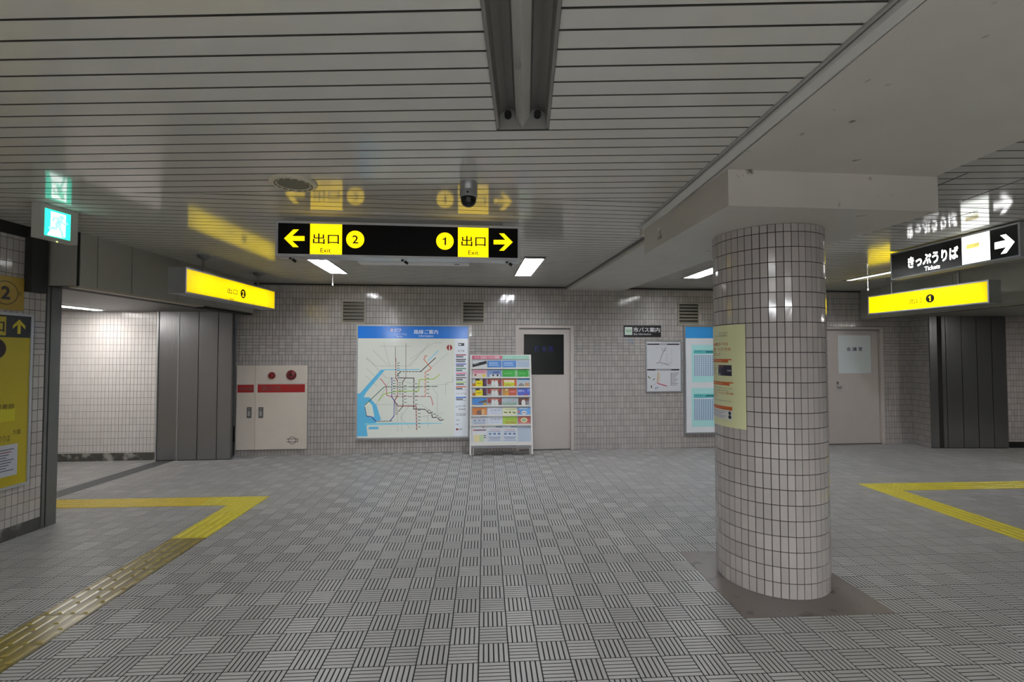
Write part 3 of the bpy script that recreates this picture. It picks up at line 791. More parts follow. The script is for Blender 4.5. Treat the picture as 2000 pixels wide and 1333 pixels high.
# ------------------------------------------------------------------ box signs for the exits
def pod_sign(name, label, fr, ur, vr, thick, pods, draw, face_hex, emit, frame_w=.016):
    u0, u1 = ur; v0, v1 = vr
    root = empty(name, fr.p((u0 + u1) / 2, v0, -thick / 2), label, 'sign')
    b = MB(); fr.box(b, u0 + .004, u1 - .004, v0 + .004, v1 - .004, -thick + .004, -.01); b.build('housing', mat('#bcbec2', 0.45), root)
    b = MB(); fr.frame(b, u0, u1, v0, v1, frame_w, -thick, 0.0); b.build('frame', M_ALU, root)
    b = MB(); fr.box(b, u0 + frame_w, u1 - frame_w, v0 + frame_w, v1 - frame_w, -.01, -.004); b.build('face', mat(face_hex, 0.25, emit=emit, box=bool(emit)), root)
    draw(root)
    for u in pods:
        p = fr.p(u, 0, -thick / 2)
        b = MB(); b.tube((p.x, p.y, v1 - .01), (p.x, p.y, ZC - .03), .014, 10); b.lathe((p.x, p.y, ZC), [(.066, 0), (.060, -.022), (.030, -.045), (.02, -.05)], 18)
        b.build('ceiling_mount', mat('#6f7070', 0.4, metal=0.4), root, smooth=True)
    return root
EF = Frame((-3.44, 4.945, 0), (0, 1, 0))
def d2(root):
    pp = PixPrint(EF, -.004, (100, 370, 4.348), rough=0.3)
    pp.ptext('出口', 1497, 833, 1580, 900, '#2a2405', 1, .006, 0)
    pp.build('lettering', root); pp = PixPrint(EF, -.004, (100, 370, 4.348), rough=0.3)
    pp.ptext('Exit', 1518, 920, 1553, 946, '#3a330a', 1, 0, 0)
    pp.build('lettering', root); pp = PixPrint(EF, -.004, (100, 370, 4.348), rough=0.3)
    u, v = pp.q(1630, 888); pp.disc(u, v, .058, '#0a0a08', 1, 0); pp.text('2', u - .024, v - .036, u + .024, v + .036, YEL, 2, .02, SIG)
    pp.build('number_disc', root)
pod_sign('exit_sign', 'yellow lit exit 2 sign box hanging before the left exit', EF, (0, 1.88), (2.235, 2.512), .19, (.42, 1.58), d2, '#ffdf00', .85)
a_, c_ = Vector((5.75, 5.66, 0)), Vector((5.53, 7.30, 0))
EF2 = Frame(c_, a_ - c_); eln = (a_ - c_).length
def d1(root):
    pp = PixPrint(EF2, -.004, (1580, 380, 4.443), rough=0.3)
    pp.ptext('出口', 873, 908, 977, 942, '#2a2405', 1, .006, 0)
    pp.build('lettering', root); pp = PixPrint(EF2, -.004, (1580, 380, 4.443), rough=0.3)
    pp.ptext('Exit', 905, 966, 949, 983, '#3a330a', 1, 0, 0)
    pp.build('lettering', root); pp = PixPrint(EF2, -.004, (1580, 380, 4.443), rough=0.3)
    u, v = pp.q(1050, 903); pp.disc(u, v, .058, '#0a0a08', 1, 0); pp.one(u - .022, v - .036, u + .010, v + .036, YEL, 2, SIG)
    pp.build('number_disc', root)
pod_sign('exit_sign', 'yellow lit exit 1 sign box hanging before the right exit', EF2, (0, eln), (2.21, 2.49), .17, (.32, 1.25), d1, '#ffdf00', .85)
TF = Frame((4.20, 5.20, 0), (.07, -1.25, 0))
def dt(root):
    pp = PixPrint(TF, -.004, (1580, 380, 4.443), rough=0.3)
    w0, w1 = pp.q(1328, 500)[0], pp.q(1571, 450)[0]; pp.rect(w0, 2.432, w1, 2.70, '#fbfff8', 1, 2.2)
    pw = pp; pp = PixPrint(TF, -.004, (1580, 380, 4.443), rough=0.3)
    ua, va = pp.q(1612, 448); ub = pp.q(1785, 411)[0]; L_ = ub - ua; h = .082
    pp.poly([(ub, va), (ub - .42 * L_, va + h), (ub - .70 * L_, va + h), (ub - .42 * L_, va + .03), (ua, va + .03), (ua, va - .03), (ub - .42 * L_, va - .03), (ub - .70 * L_, va - h), (ub - .42 * L_, va - h)], '#ffffff', 1, 2.2)
    pp.build('arrow', root); pp = PixPrint(TF, -.004, (1580, 380, 4.443), rough=0.3)
    pp.ptext('きっぷうりば', 858, 545, 1298, 556, '#ffffff', 1, .035, 2.4)
    pp.ptext('Tickets', 1003, 628, 1138, 640, '#ffffff', 1, .02, 1.6)
    pp.build('lettering', root); pp = pw
    m_ = (w0 + w1) / 2; s_ = (w1 - w0)
    pp.rect(m_ - .33 * s_, 2.570, m_ + .14 * s_, 2.612, '#d8c66a', 2, .9)
    pp.line([(m_ - .02 * s_, 2.590), (m_ + .10 * s_, 2.600), (m_ + .26 * s_, 2.606), (m_ + .34 * s_, 2.59)], .004, '#a8a79a', 3, .3)
    pp.line([(m_ + .34 * s_, 2.53), (m_ + .2 * s_, 2.50), (m_ - .12 * s_, 2.495), (m_ - .16 * s_, 2.505)], .004, '#a8a79a', 3, .3)
    for z in (2.545, 2.525): pp.line([(m_ - .14 * s_, z), (m_ + .12 * s_, z + .004)], .004, '#a8a79a', 3, .3)
    pp.build('pictogram', root)
pod_sign('ticket_sign', 'black lit ticket counter sign with white arrow near the right edge', TF, (0, 1.27), (2.412, 2.706), .12, (), dt, '#0a0a0b', 0)
# green emergency exit sign
GF = Frame((-3.49, 3.453, 0), (0.03, .275, 0))
root = empty('emergency_exit_sign', (-3.52, 3.6, 2.455), 'square green emergency exit sign with running figure under the ceiling', 'sign')
b = MB(); GF.box(b, 0, .276, 2.457, ZC - .002, -.07, 0.0); b.build('housing', mat('#b9b9b2', 0.45), root)
pp = PixPrint(GF, .001, (0, 380, 4.444), rough=0.3)
g0 = pp.q(387, 235)[0]; g1 = pp.q(612, 290)[0]; gv0, gv1 = pp.q(500, 378)[1], pp.q(500, 146)[1]
gw, gh = g1 - g0, gv1 - gv0
G = lambda x, y: (g0 + gw * x, gv0 + gh * y)
pp.rect(g0, gv0, g1, gv1, '#2fd9b4', 1, 1.3)
pp.poly([G(.22, .93), G(.80, .93), G(.80, .08), G(.62, .04), G(.10, .03), G(.22, .25)], '#f4fffb', 2, 2.0)
fg = '#8fe5cd'
pp.disc(*G(.64, .80), .017, fg, 3, 1.1)
for pts, w in (([G(.58, .72), G(.50, .48)], .040), ([G(.56, .70), G(.36, .74), G(.30, .60)], .014), ([G(.60, .68), G(.74, .56), G(.86, .62)], .014), ([G(.50, .48), G(.42, .34), G(.18, .30)], .018), ([G(.52, .48), G(.64, .26), G(.70, .06)], .018)):
    pp.line(pts, w, fg, 3, 1.1)
pp.build('sign_print', root)
b = MB(); b.lathe((-3.50, 3.60, 2.457), [(.006, 0), (.005, -.008)], 8); b.build('pilot_lamp', mat('#d8e08a', 0.3, emit=1.0), root)
# ------------------------------------------------------------------ vents on the back wall
def vent(x0, y0, x1, y1, label):
    u0, u1, v0, v1 = WALL.rect(x0, y0, x1, y1, .02)
    root = empty('air_vent', WALL.p((u0 + u1) / 2, v0, 0), label, 'vent', 'louvred air vents high on the back wall')
    b = MB(); WALL.frame(b, u0, u1, v0, v1, .022, .004, .024); b.build('frame', mat('#a7a193', 0.5), root)
    b = MB(); WALL.box(b, u0 + .02, u1 - .02, v0 + .02, v1 - .02, .0045, .006); b.build('backing', M_BLACK, root)
    n = 6; h = (v1 - v0 - .044) / n
    for k in range(n):
        z = v0 + .022 + k * h
        b = MB(); b.box8([WALL.p(u, v, d) for u, v, d in ((u0 + .022, z, .021), (u1 - .022, z, .021), (u1 - .022, z + .006, .021), (u0 + .022, z + .006, .021), (u0 + .022, z + h * .55, .0065), (u1 - .022, z + h * .55, .0065), (u1 - .022, z + h * .55 + .006, .0065), (u0 + .022, z + h * .55 + .006, .0065))])
        b.build('louvre', mat('#7d786d', 0.5), root)
vent(667, 587, 714, 632.7, 'louvred vent above the left corner of the route map')
vent(902, 588.6, 946.9, 633.6, 'louvred vent above the right corner of the route map')
vent(1324, 592.2, 1366, 635.3, 'louvred vent above the timetable board')
# ------------------------------------------------------------------ route map board
u0, u1, v0, v1 = WALL.rect(695.5, 635, 916.5, 857, .05)
root = empty('route_map', WALL.p((u0 + u1) / 2, v0, 0), 'large framed subway route map with a blue heading on the tiled wall', 'map board')
b = MB(); WALL.frame(b, u0, u1, v0, v1, .022, .0055, .056); b.build('frame', M_ALU, root)
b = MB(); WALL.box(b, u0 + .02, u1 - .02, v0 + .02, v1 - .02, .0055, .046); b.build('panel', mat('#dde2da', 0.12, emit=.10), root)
cr = (680, 620, 4.597)
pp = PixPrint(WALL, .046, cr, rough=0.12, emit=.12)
iu0, iu1, iv0, iv1 = u0 + .022, u1 - .022, v0 + .022, v1 - .022
pp.rect(iu0, pp.q(580, 191)[1], iu1, iv1, '#2a78d6', 1)
pp.rect(pp.q(955, 500)[0], iv0, iu1, pp.q(580, 191)[1], '#dfe6ee', 1)
pp.ptext('路線ご案内', 590, 112, 808, 152, '#f2f6fa', 2, .006); pp.ptext('Information', 636, 157, 764, 178, '#e4edf6', 2)
pp.prect(383, 105, 402, 126, '#e9dfe2', 2); pp.prect(387, 109, 398, 122, '#b34a55', 3)
pp.ptext('地下鉄', 414, 101, 478, 122, '#dfeaf6', 2); pp.ptext('Subway', 414, 124, 470, 137, '#dfeaf6', 2)
pp.ptext('ニュートラム', 414, 142, 526, 162, '#dfeaf6', 2); pp.ptext('New Tram', 436, 166, 486, 179, '#dfeaf6', 2)
sea = '#5fb6df'
pp.ppoly([(76, 685), (105, 685), (295, 470), (330, 475), (160, 680), (140, 720), (190, 720), (255, 790), (295, 920), (230, 955), (175, 960), (165, 985), (175, 1070), (72, 1072)], sea, 2)
pp.ppoly([(145, 790), (180, 755), (215, 790), (235, 890), (205, 900), (165, 890)], '#dce2d6', 3)
pp.ppoly([(150, 950), (840, 950), (840, 956), (400, 966), (150, 970)], '#7fcbe0', 3)
pp.prect(185, 985, 272, 1006, sea, 3); pp.pline([(320, 472), (430, 472), (640, 470)], .014, '#7cc8e2', 2); pp.pline([(720, 390), (808, 300)], .016, '#8fd0e6', 2)
thin = '#8f9690'
for pts in ([(160, 370), (255, 438), (560, 438), (725, 235)], [(165, 360), (340, 545), (420, 545)], [(283, 260), (560, 260)], [(320, 232), (375, 440)], [(225, 300), (360, 430)], [(170, 465), (270, 560)], [(540, 430), (690, 290)], [(690, 500), (900, 320)], [(390, 540), (250, 785), (580, 785)], [(760, 640), (800, 690), (800, 860)], [(590, 785), (660, 785), (760, 860)], [(445, 850), (445, 1030)], [(480, 850), (480, 1030)], [(715, 880), (715, 990)], [(875, 690), (875, 590), (940, 580), (940, 540)], [(590, 630), (900, 600)], [(160, 525), (260, 620)], [(560, 780), (470, 900), (560, 1000)], [(640, 900), (850, 860)], [(400, 545), (580, 600)], [(560, 375), (765, 232)]):
    pp.pline(pts, .0035, thin, 2)
pp.pline([(775, 230), (840, 230)], .004, thin, 2)
for c, w, pts in (
    ('#8a2a2c', .016, [(427, 370), (427, 545), (442, 570), (442, 710), (415, 750), (445, 798), (610, 798), (615, 1010)]),
    ('#6d655b', .010, [(424, 265), (424, 370)]), ('#7a756c', .010, [(518, 236), (518, 545)]),
    ('#3a2f3d', .016, [(442, 545), (590, 547), (588, 825), (690, 828), (725, 862), (750, 862), (755, 900), (800, 900), (820, 925), (845, 927)]),
    ('#2b2a33', .016, [(437, 530), (470, 489), (650, 489), (785, 365)]),
    ('#2f3f9a', .016, [(392, 545), (390, 715), (415, 750), (410, 890), (375, 933), (250, 936), (210, 895), (165, 888)]),
    ('#2a6b4f', .014, [(150, 790), (325, 625), (590, 625), (800, 622)]),
    ('#c2566e', .014, [(290, 552), (345, 622), (345, 700), (380, 712), (740, 712), (752, 745), (760, 790)]),
    ('#5a4438', .014, [(518, 545), (490, 580), (492, 800), (450, 850)]),
    ('#9fc24a', .016, [(275, 750), (320, 690), (442, 664), (630, 664), (640, 560), (770, 555), (820, 515)]),
    ('#cf6a3a', .014, [(692, 712), (692, 495), (735, 472), (745, 455), (680, 380), (690, 350), (708, 345)]),
    ('#36507e', .012, [(150, 805), (165, 888)])):
    pp.pline(pts, w * .78, c, 4)
for pts in ([(427, 400), (427, 540)], [(442, 580), (442, 700)], [(615, 820), (615, 1000)], [(588, 580), (588, 800)], [(490, 600), (490, 780)], [(390, 560), (390, 700)], [(410, 770), (410, 880)], [(692, 500), (692, 700)], [(470, 489), (640, 489)], [(250, 936), (370, 933)], [(360, 625), (780, 622)], [(380, 712), (730, 712)], [(690, 828), (840, 927)]):
    n = 6
    for i in range(n):
        t = (i + .5) / n; x = pts[0][0] + (pts[1][0] - pts[0][0]) * t; y = pts[0][1] + (pts[1][1] - pts[0][1]) * t
        u, v = pp.q(x, y); pp.rect(u - .008, v - .006, u + .008, v + .006, '#d8dcd2', 5)
        pp.rect(u + .016, v - .005, u + .062, v + .005, '#6b716b', 5)
pp.pdisc(910, 273, .046, '#8d2b2a', 3); pp.ppoly([(905, 295), (907, 255), (910, 247), (913, 255), (915, 295)], '#e9e4dc', 4)
for y, c in ((340, '#8a2a34'), (381, '#3d2d4a'), (422, '#3a44a8'), (463, '#2a7a58'), (505, '#cf5f80'), (545, '#5c3a34'), (585, '#9fcb4a'), (626, '#cf6034'), (721, '#2f6fcf')):
    pp.prect(967, y - 5, 1058, y + 4, c, 3); pp.prect(969, y + 10, 969 + 55 + (y * 7) % 30, y + 20, '#4c4f58', 3); pp.prect(969, y + 24, 1055, y + 27, '#8d929a', 3)
pp.ptext('地下鉄', 984, 294, 1044, 313, '#4c4f58', 3); pp.ptext('ニュートラム', 967, 676, 1060, 694, '#4c4f58', 3)
pp.prect(990, 232, 1042, 258, '#3a3d42', 3); pp.prect(996, 240, 1014, 252, '#dfe6ee', 4)
pp.ptext('地下鉄', 990, 792, 1055, 806, '#4c4f58', 3); pp.prect(967, 797, 982, 811, '#4c4f58', 3); pp.prect(969, 799, 980, 809, '#dfe6ee', 4); pp.ptext('乗換駅', 990, 820, 1055, 834, '#4c4f58', 3)
for x in range(967, 1058, 16): pp.prect(x, 862, x + 9, 867, '#6b6f77', 3)
pp.ptext('他社線連絡駅', 967, 872, 1056, 885, '#4c4f58', 3); pp.ptext('JR線', 967, 918, 1000, 931, '#4c4f58', 3); pp.ptext('私鉄', 967, 955, 992, 970, '#4c4f58', 3)
pp.pdisc(978, 1007, .018, '#8d2b2a', 3); pp.ptext('当駅', 992, 998, 1024, 1015, '#4c4f58', 3)
pp.build('map_print', root)
# ------------------------------------------------------------------ doors
def door(name, D, glass, label, glass_hex, frame_label):
    u0, u1, v0, v1 = D
    root = empty(name, WALL.p((u0 + u1) / 2, 0, 0), label, None, None, 'structure')
    b = MB(); w = .055
    WALL.box(b, u0, u0 + w, 0, v1, -.06, .018); WALL.box(b, u1 - w, u1, 0, v1, -.06, .018); WALL.box(b, u0 + w, u1 - w, v1 - .045, v1, -.06, .018)
    b.build('door_frame', M_DOOR, root)
    b = MB(); WALL.box(b, u0 + .03, u1 - .03, v1 - .062, v1 - .046, -.03, -.004); WALL.box(b, u0 + w, u1 - w, 0.0, .014, -.06, .005); b.build('door_stop', M_STEELD, root)
    g = WALL.rect(*glass, -.02)
    b = MB(); lu0, lu1, lv1 = u0 + w + .004, u1 - w - .004, v1 - .064
    WALL.box(b, lu0, g[0], .016, lv1, -.05, -.02); WALL.box(b, g[1], lu1, .016, lv1, -.05, -.02); WALL.box(b, g[0], g[1], .016, g[2], -.05, -.02); WALL.box(b, g[0], g[1], g[3], lv1, -.05, -.02)
    leaf = b.build('door_leaf', M_DOOR, root)
    b = MB(); WALL.box(b, g[0], g[1], g[2], g[3], -.045, -.026); b.build('glass_pane', mat(glass_hex, 0.12, bump=0.25, bscale=90), leaf)
    b = MB(); WALL.frame(b, g[0] - .004, g[1] + .004, g[2] - .004, g[3] + .004, .008, -.026, -.017); b.build('glazing_bead', M_DOOR, leaf)
    return root, leaf, g
r1, leaf1, g1_ = door('door_1', D1, (1022.6, 653, 1101.8, 732.8), 'beige door with a dark glass pane behind the brochure rack', '#15191a', '')
pp = PixPrint(WALL, -.026, (1020, 650, 14.81), rough=0.3)
pp.ptext('打 合 室', 350, 378, 905, 560, '#1a2470', 1, .01); pp.build('door_lettering', leaf1)
r2, leaf2, g2_ = door('door_2', D2, (1636.3, 654.6, 1702, 730), 'beige door with a frosted white pane right of the column', '#dfe8ea', '')
pp = PixPrint(WALL, -.026, (1580, 620, 4.762), rough=0.3)
pp.ptext('会 議 室', 350, 277, 497, 315, '#2a3266', 1, .012); pp.build('door_lettering', leaf2)
b = MB(); p = WALL.p(*WALL.pix(1637, 756, -.02), -.02); b.lathe(p, [(.028, 0), (.028, .006), (.012, .01), (.012, .035), (.026, .045), (.026, .06), (.015, .068)], 18, axis=WN)
k_ = b.build('door_knob', M_ALU, leaf2, smooth=True)
b = MB(); p = WALL.p(*WALL.pix(1636, 748, -.02), -.02); b.lathe(p, [(.020, 0), (.020, .006), (.012, .012)], 16, axis=WN); b.tube(p, p + Vector((.0, 0, -.03)) + WN * .01, .006, 8); b.build('lock_cylinder', M_STEELD, leaf2)
# ------------------------------------------------------------------ fire cabinet
u0, u1, v0, v1 = WALL.rect(461, 714, 600.2, 878.5, .05)
uS = WALL.pix(498.3, 800, .05)[0]; vS = WALL.pix(560, 750, .05)[1]
root = empty('fire_cabinet', WALL.p((u0 + u1) / 2, v0, 0), 'cream fire hose cabinet with red name plates, lamp and bell', 'fire cabinet')
b = MB(); WALL.box(b, u0 + .004, u1 - .004, v0 + .004, v1 - .004, .0055, .04); b.build('body', M_GREY, root)
def panel(nm, a, c, e, f):
    b = MB(); WALL.box(b, a + .002, c - .002, e + .002, f - .002, .04, .05); return b.build(nm, M_CREAM, root)
pl = panel('extinguisher_door', u0, uS, v0, v1); ph_ = panel('hose_door', uS, u1, v0, vS); pt = panel('alarm_panel', uS, u1, vS, v1)
def red(par, x0, y0, x1, y1, body, tx):
    a, c, e, f = WALL.rect(x0, y0, x1, y1, .052); b = MB(); WALL.box(b, a, c, e, f, .05, .053); o = b.build('name_plate', mat('#a32021', 0.4), par)
    pp = PixPrint(WALL, .053, (455, 705, 7.406), rough=0.4); pp.ptext(body, *tx, '#6d5a55', 1, .008)
    return pp
pp = red(pl, 463.8, 752, 495.6, 767.3, '消火器', (85, 380, 290, 432)); pp.build('plate_lettering', pl)
pp = red(ph_, 503.3, 751.2, 595.5, 767, '消火栓', (400, 365, 700, 435)); pp.ptext('起動ボタン', 790, 360, 1005, 385, '#5d4a2a', 1); pp.build('plate_lettering', ph_)
for par, x in ((pl, 486.6), (ph_, 509.6)):
    a, c, e, f = WALL.rect(x - 4.5, 795.8, x + 4.5, 817, .052); b = MB(); WALL.box(b, a, c, e, f, .05, .056)
    h_ = b.build('handle', M_STEELD, par)
    b = MB(); WALL.box(b, a + .018, c - .018, e + .03, f - .06, .056, .064); p = WALL.p((a + c) / 2, f - .03, .056); b.lathe(p, [(.014, 0), (.012, .006)], 12, axis=WN); b.build('latch', M_ALU, par)
p = WALL.p(*WALL.pix(531, 734, .05), .05); b = MB(); b.lathe(p, [(.056, 0), (.056, .008), (.048, .01), (.046, .03), (.036, .048), (.015, .056)], 24, axis=WN); b.build('alarm_lamp', mat('#7d0d18', 0.15), pt, smooth=True)
p = WALL.p(*WALL.pix(569, 733, .05), .05); b = MB(); b.lathe(p, [(.078, 0), (.078, .006), (.070, .02), (.045, .03), (.018, .033)], 28, axis=WN); o = b.build('alarm_bell', mat('#6e1c22', 0.35), pt, smooth=True)
b = MB(); b.lathe(p + WN * .033, [(.018, 0), (.014, .006)], 14, axis=WN); b.build('bell_boss', M_BLACK, pt)
pp = PixPrint(WALL, .05, (455, 705, 7.406), rough=0.4); u, v = pp.q(858, 1153)
pp.ring(u, v, .055, .008, '#3c3c3a', 1); pp.rect(u - .086, v + .018, u + .086, v + .027, '#3c3c3a', 2); pp.rect(u - .086, v - .027, u + .086, v - .018, '#3c3c3a', 2); pp.rect(u + .078, v - .027, u + .087, v + .027, '#3c3c3a', 3); pp.rect(u + .05, v - .027, u + .056, v + .027, '#3c3c3a', 3)
pp.build('emblem', ph_)
# ------------------------------------------------------------------ bus information
u0, u1, v0, v1 = WALL.rect(1218.3, 636.2, 1291, 658.8, .012)
root = empty('bus_sign', WALL.p((u0 + u1) / 2, v0, 0), 'small black bus information plate with white lettering', 'sign')
b = MB(); WALL.box(b, u0, u1, v0, v1, .0055, .014); b.build('plate', mat('#1c1b1d', 0.35), root)
pp = PixPrint(WALL, .014, (1210, 620, 5.553), rough=0.4)
pp.prect(57, 107, 138, 192, '#dfe9e2', 1); pp.prect(68, 134, 130, 160, '#8fbf9d', 2); pp.prect(72, 143, 126, 148, '#dfe9e2', 3); pp.prect(66, 172, 132, 176, '#6fae84', 2)
pp.ptext('市バス案内', 150, 110, 438, 163, '#ebebee', 1, .012); pp.ptext('Bus Information', 155, 173, 343, 193, '#e2e2e6', 1, .006)
pp.build('plate_print', root)
u0, u1, v0, v1 = WALL.rect(1261, 665.6, 1332, 767, .02)
root = empty('bus_poster', WALL.p((u0 + u1) / 2, v0, 0), 'silver framed bus stop map poster under the bus plate', 'poster')
b = MB(); WALL.frame(b, u0, u1, v0, v1, .022, .0055, .022); b.build('frame', M_ALU, root)
b = MB(); WALL.box(b, u0 + .02, u1 - .02, v0 + .02, v1 - .02, .0055, .012); b.build('sheet', mat('#dcdee4', 0.2), root)
pp = PixPrint(WALL, .012, (1210, 620, 5.553), rough=0.2)
for y in (293, 570): pp.prect(300, y - 7, 648, y + 7, '#2b2b2e', 1)
pp.prect(430, 289, 515, 297, '#c9c9cc', 2); pp.prect(390, 566, 560, 574, '#b9b9bc', 2)
for pts, w, c in (([(500, 330), (470, 390), (430, 490), (540, 520)], .012, '#a9a4a8'), ([(455, 330), (480, 370)], .007, '#77777c'), ([(500, 320), (490, 370)], .007, '#77777c'), ([(430, 490), (400, 500)], .01, '#8f7f86'), ([(460, 500), (530, 500), (555, 490)], .005, '#8a8d96'),
    ([(420, 600), (412, 715)], .016, '#c79a5b'), ([(440, 610), (430, 700)], .008, '#d8b48a'), ([(415, 718), (510, 747)], .016, '#c05270'), ([(410, 710), (360, 740)], .004, '#8f9094'), ([(312, 645), (330, 662)], .02, '#6f7a5a'), ([(365, 680), (380, 668)], .012, '#4a4b50'), ([(345, 745), (347, 765)], .02, '#7a5a4a'), ([(392, 765), (394, 778)], .014, '#4a6fae'), ([(410, 757), (412, 770)], .014, '#4a6fae')):
    pp.pline(pts, w, c, 1)
for i in range(9): pp.prect(560, 605 + i * 16, 645 - (i * 13) % 40, 610 + i * 16, '#85868c', 1)
pp.prect(556, 604, 562, 742, '#6f7076', 1)
for i in range(22):
    x, y = 400 + (i * 53) % 160, 330 + (i * 37) % 200; pp.prect(x, y, x + 14, y + 4, '#98989e', 1)
pp.build('poster_print', root)
b = MB(); u0, u1, v0, v1 = WALL.rect(1222, 664, 1235.5, 673.5, .006); WALL.box(b, u0, u1, v1 - .012, v1, .0055, .0062); WALL.box(b, u1 - .012, u1, v0, v1 - .012, .0055, .0062)
b.build('tape_mark', mat('#5f86b8', 0.5), label='small blue corner of tape left on the tiles under the bus plate', cat='tape', base=WALL.p(u0, v0, 0))
u0, u1, v0, v1 = WALL.rect(1337.2, 637, 1556, 846.3, .05)
root = empty('timetable_board', WALL.p((u0 + u1) / 2, v0, 0), 'tall framed bus timetable board half hidden by the column', 'notice board')
b = MB(); WALL.frame(b, u0, u1, v0, v1, .022, .0055, .056); b.build('frame', M_ALU, root)
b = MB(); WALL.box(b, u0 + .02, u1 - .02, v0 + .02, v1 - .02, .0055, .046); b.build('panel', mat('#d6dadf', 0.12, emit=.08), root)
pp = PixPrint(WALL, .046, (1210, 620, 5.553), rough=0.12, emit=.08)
pp.rect(u0 + .022, pp.q(850, 228)[1], u1 - .022, v1 - .022, '#3b92d4', 1)
x9 = 1030 + 330
for y0, y1, hy in ((300, 700, 357), (770, 1175, 833)):
    pp.prect(780, y0, x9 + 500, y1, '#a9dbdb', 1)
    for xx in (805, 1290):
        pp.prect(xx, hy, xx + 430, hy + 40, '#5fb2b6', 2); pp.prect(xx + 130, hy + 13, xx + 215, hy + 25, '#2f5f6a', 3); pp.prect(xx + 10, hy + 12, xx + 90, hy + 18, '#3f8f96', 3)
        pp.prect(xx, hy + 44, xx + 430, hy + 278, '#dfe9f0', 2)
        for r in range(11):
            y = hy + 52 + r * 21
            pp.prect(xx, y + 13, xx + 430, y + 19, '#9db9cf', 3)
            for c in range(18): pp.prect(xx + 4 + c * 24, y, xx + 20 + c * 24, y + 12, '#7f98b5', 3)
pp.build('timetable_print', root)
# ------------------------------------------------------------------ poster on the column
ta, tz = cyl_hit(1456.5, 633); ba, bz = cyl_hit(1458, 840)
PW, PHT = .515, tz - bz; aR = (ta + ba) / 2
def pm(u, v, l):
    a = aR - (PW - u) / (CR + .002); r = CR + .0035 + l
    return Vector((CC.x + r * math.cos(a), CC.y + r * math.sin(a), bz + v))
root = empty('column_poster', pm(PW / 2, 0, 0), 'pale green notice poster wrapped round the left side of the column', 'poster')
b = MB()
for i in range(60):
    x0, x1 = PW * i / 60, PW * (i + 1) / 60
    b.face([pm(x0, 0, 0), pm(x1, 0, 0), pm(x1, PHT, 0), pm(x0, PHT, 0)])
b.build('sheet', mat('#dfe3b4', 0.28), root)
pp = Print(pm, rough=0.3, step=.0007); Y = lambda t: PHT * (1 - t)
OR, GR = '#c65f2a', '#6a6d5a'
pp.text('2017年4月', PW * .55, Y(.085), PW * .73, Y(.068), GR, 1); pp.text('スルッとKANSAI協議会', PW * .40, Y(.112), PW * .73, Y(.093), GR, 1)
for k, s_ in enumerate(('スルッとKANSAI対応カードの', '鉄道改札機・バスでの', 'ご利用終了について')):
    pp.text(s_, PW * (.04 if k == 0 else .10), Y(.205 + .052 * k), PW * (.74 if k == 0 else (.79 if k == 1 else .58)), Y(.168 + .052 * k), OR, 1, .012)
for y, xr, tx in ((.335, .80, '一部の機能を終了いたしました'), (.560, .82, '今後のご利用について')):
    pp.rect(0.02 * PW, Y(y + .035), xr * PW - .03, Y(y), '#cf6425', 1, nu=30); pp.rect(xr * PW - .03, Y(y + .012), xr * PW, Y(y), '#cf6425', 1)
    pp.text(tx, PW * .1, Y(y + .028), PW * .62, Y(y + .008), '#f0dc8a', 2, .01)
pp.rect(.52 * PW, Y(.50), .80 * PW, Y(.395), '#1b1c3a', 1, nu=10); pp.rect(.54 * PW, Y(.413), .64 * PW, Y(.402), '#c65a3a', 2); pp.text('2000', .72 * PW, Y(.457), .79 * PW, Y(.44), '#e0e0ea', 2); pp.rect(.54 * PW, Y(.492), .58 * PW, Y(.484), '#d8d8e0', 2)
for y, x0, x1, c in ((.395, .05, .44, GR), (.42, .05, .48, '#3a4a2a'), (.445, .05, .46, '#3a4a2a'), (.475, .05, .48, GR), (.615, .05, .82, GR), (.64, .05, .76, '#3a4a2a'), (.74, .05, .80, GR)):
    pp.text('ご利用のお客さまへのお知らせです。', PW * x0, Y(y + .016), PW * x1, Y(y), c, 1)
pp.text('地下鉄・バスではご利用', PW * .12, Y(.684), PW * .82, Y(.662), OR, 1, .01); pp.text('いただけません。', PW * .12, Y(.71), PW * .5, Y(.69), OR, 1, .01)
pp.rect(.02 * PW, Y(.835), .80 * PW, Y(.80), '#cf6425', 1, nu=30); pp.rect(.02 * PW, Y(.93), .80 * PW, Y(.837), '#dfe1e0', 1, nu=30)
for k in range(5): pp.rect(.05 * PW, Y(.855 + .015 * k), (.70 - .05 * (k % 3)) * PW, Y(.850 + .015 * k), '#8f93a8', 2, nu=24)
pp.disc(.76 * PW, Y(.862), .012, '#23343a', 3, rv=.014, seg=10); pp.disc(.76 * PW, Y(.90), .013, '#23343a', 3, rv=.014, seg=10)
pp.build('poster_print', root)
# ------------------------------------------------------------------ yellow guide board and number plate on the left wall
GY = '#b5a51c'
u0, u1 = -1.25, LW.pix(61, 780, .03)[0]; v1 = LW.pix(30, 612, .03)[1]; v0 = LW.pix(30, 952, .03)[1]
root = empty('guide_board', LW.p((u0 + u1) / 2, v0, 0), 'tall yellow exit guide board in a silver frame on the left wall', 'notice board')
b = MB(); LW.frame(b, u0, u1, v0, v1, .022, .0055, .035); b.build('frame', M_ALU, root)
b = MB(); LW.box(b, u0 + .02, u1 - .02, v0 + .02, v1 - .02, .0055, .026); b.build('panel', mat(GY, 0.35), root)
pp = PixPrint(LW, .026, (0, 530, 3.1), rough=0.35)
iu1 = u1 - .022; vb = pp.q(100, 402)[1]; pp.rect(u0 + .022, vb, iu1, v1 - .022, '#15151b', 1)
xw = pp.q(36, 330)[0]; pp.rect(xw - .26, vb + .014, xw, v1 - .036, GY, 2)
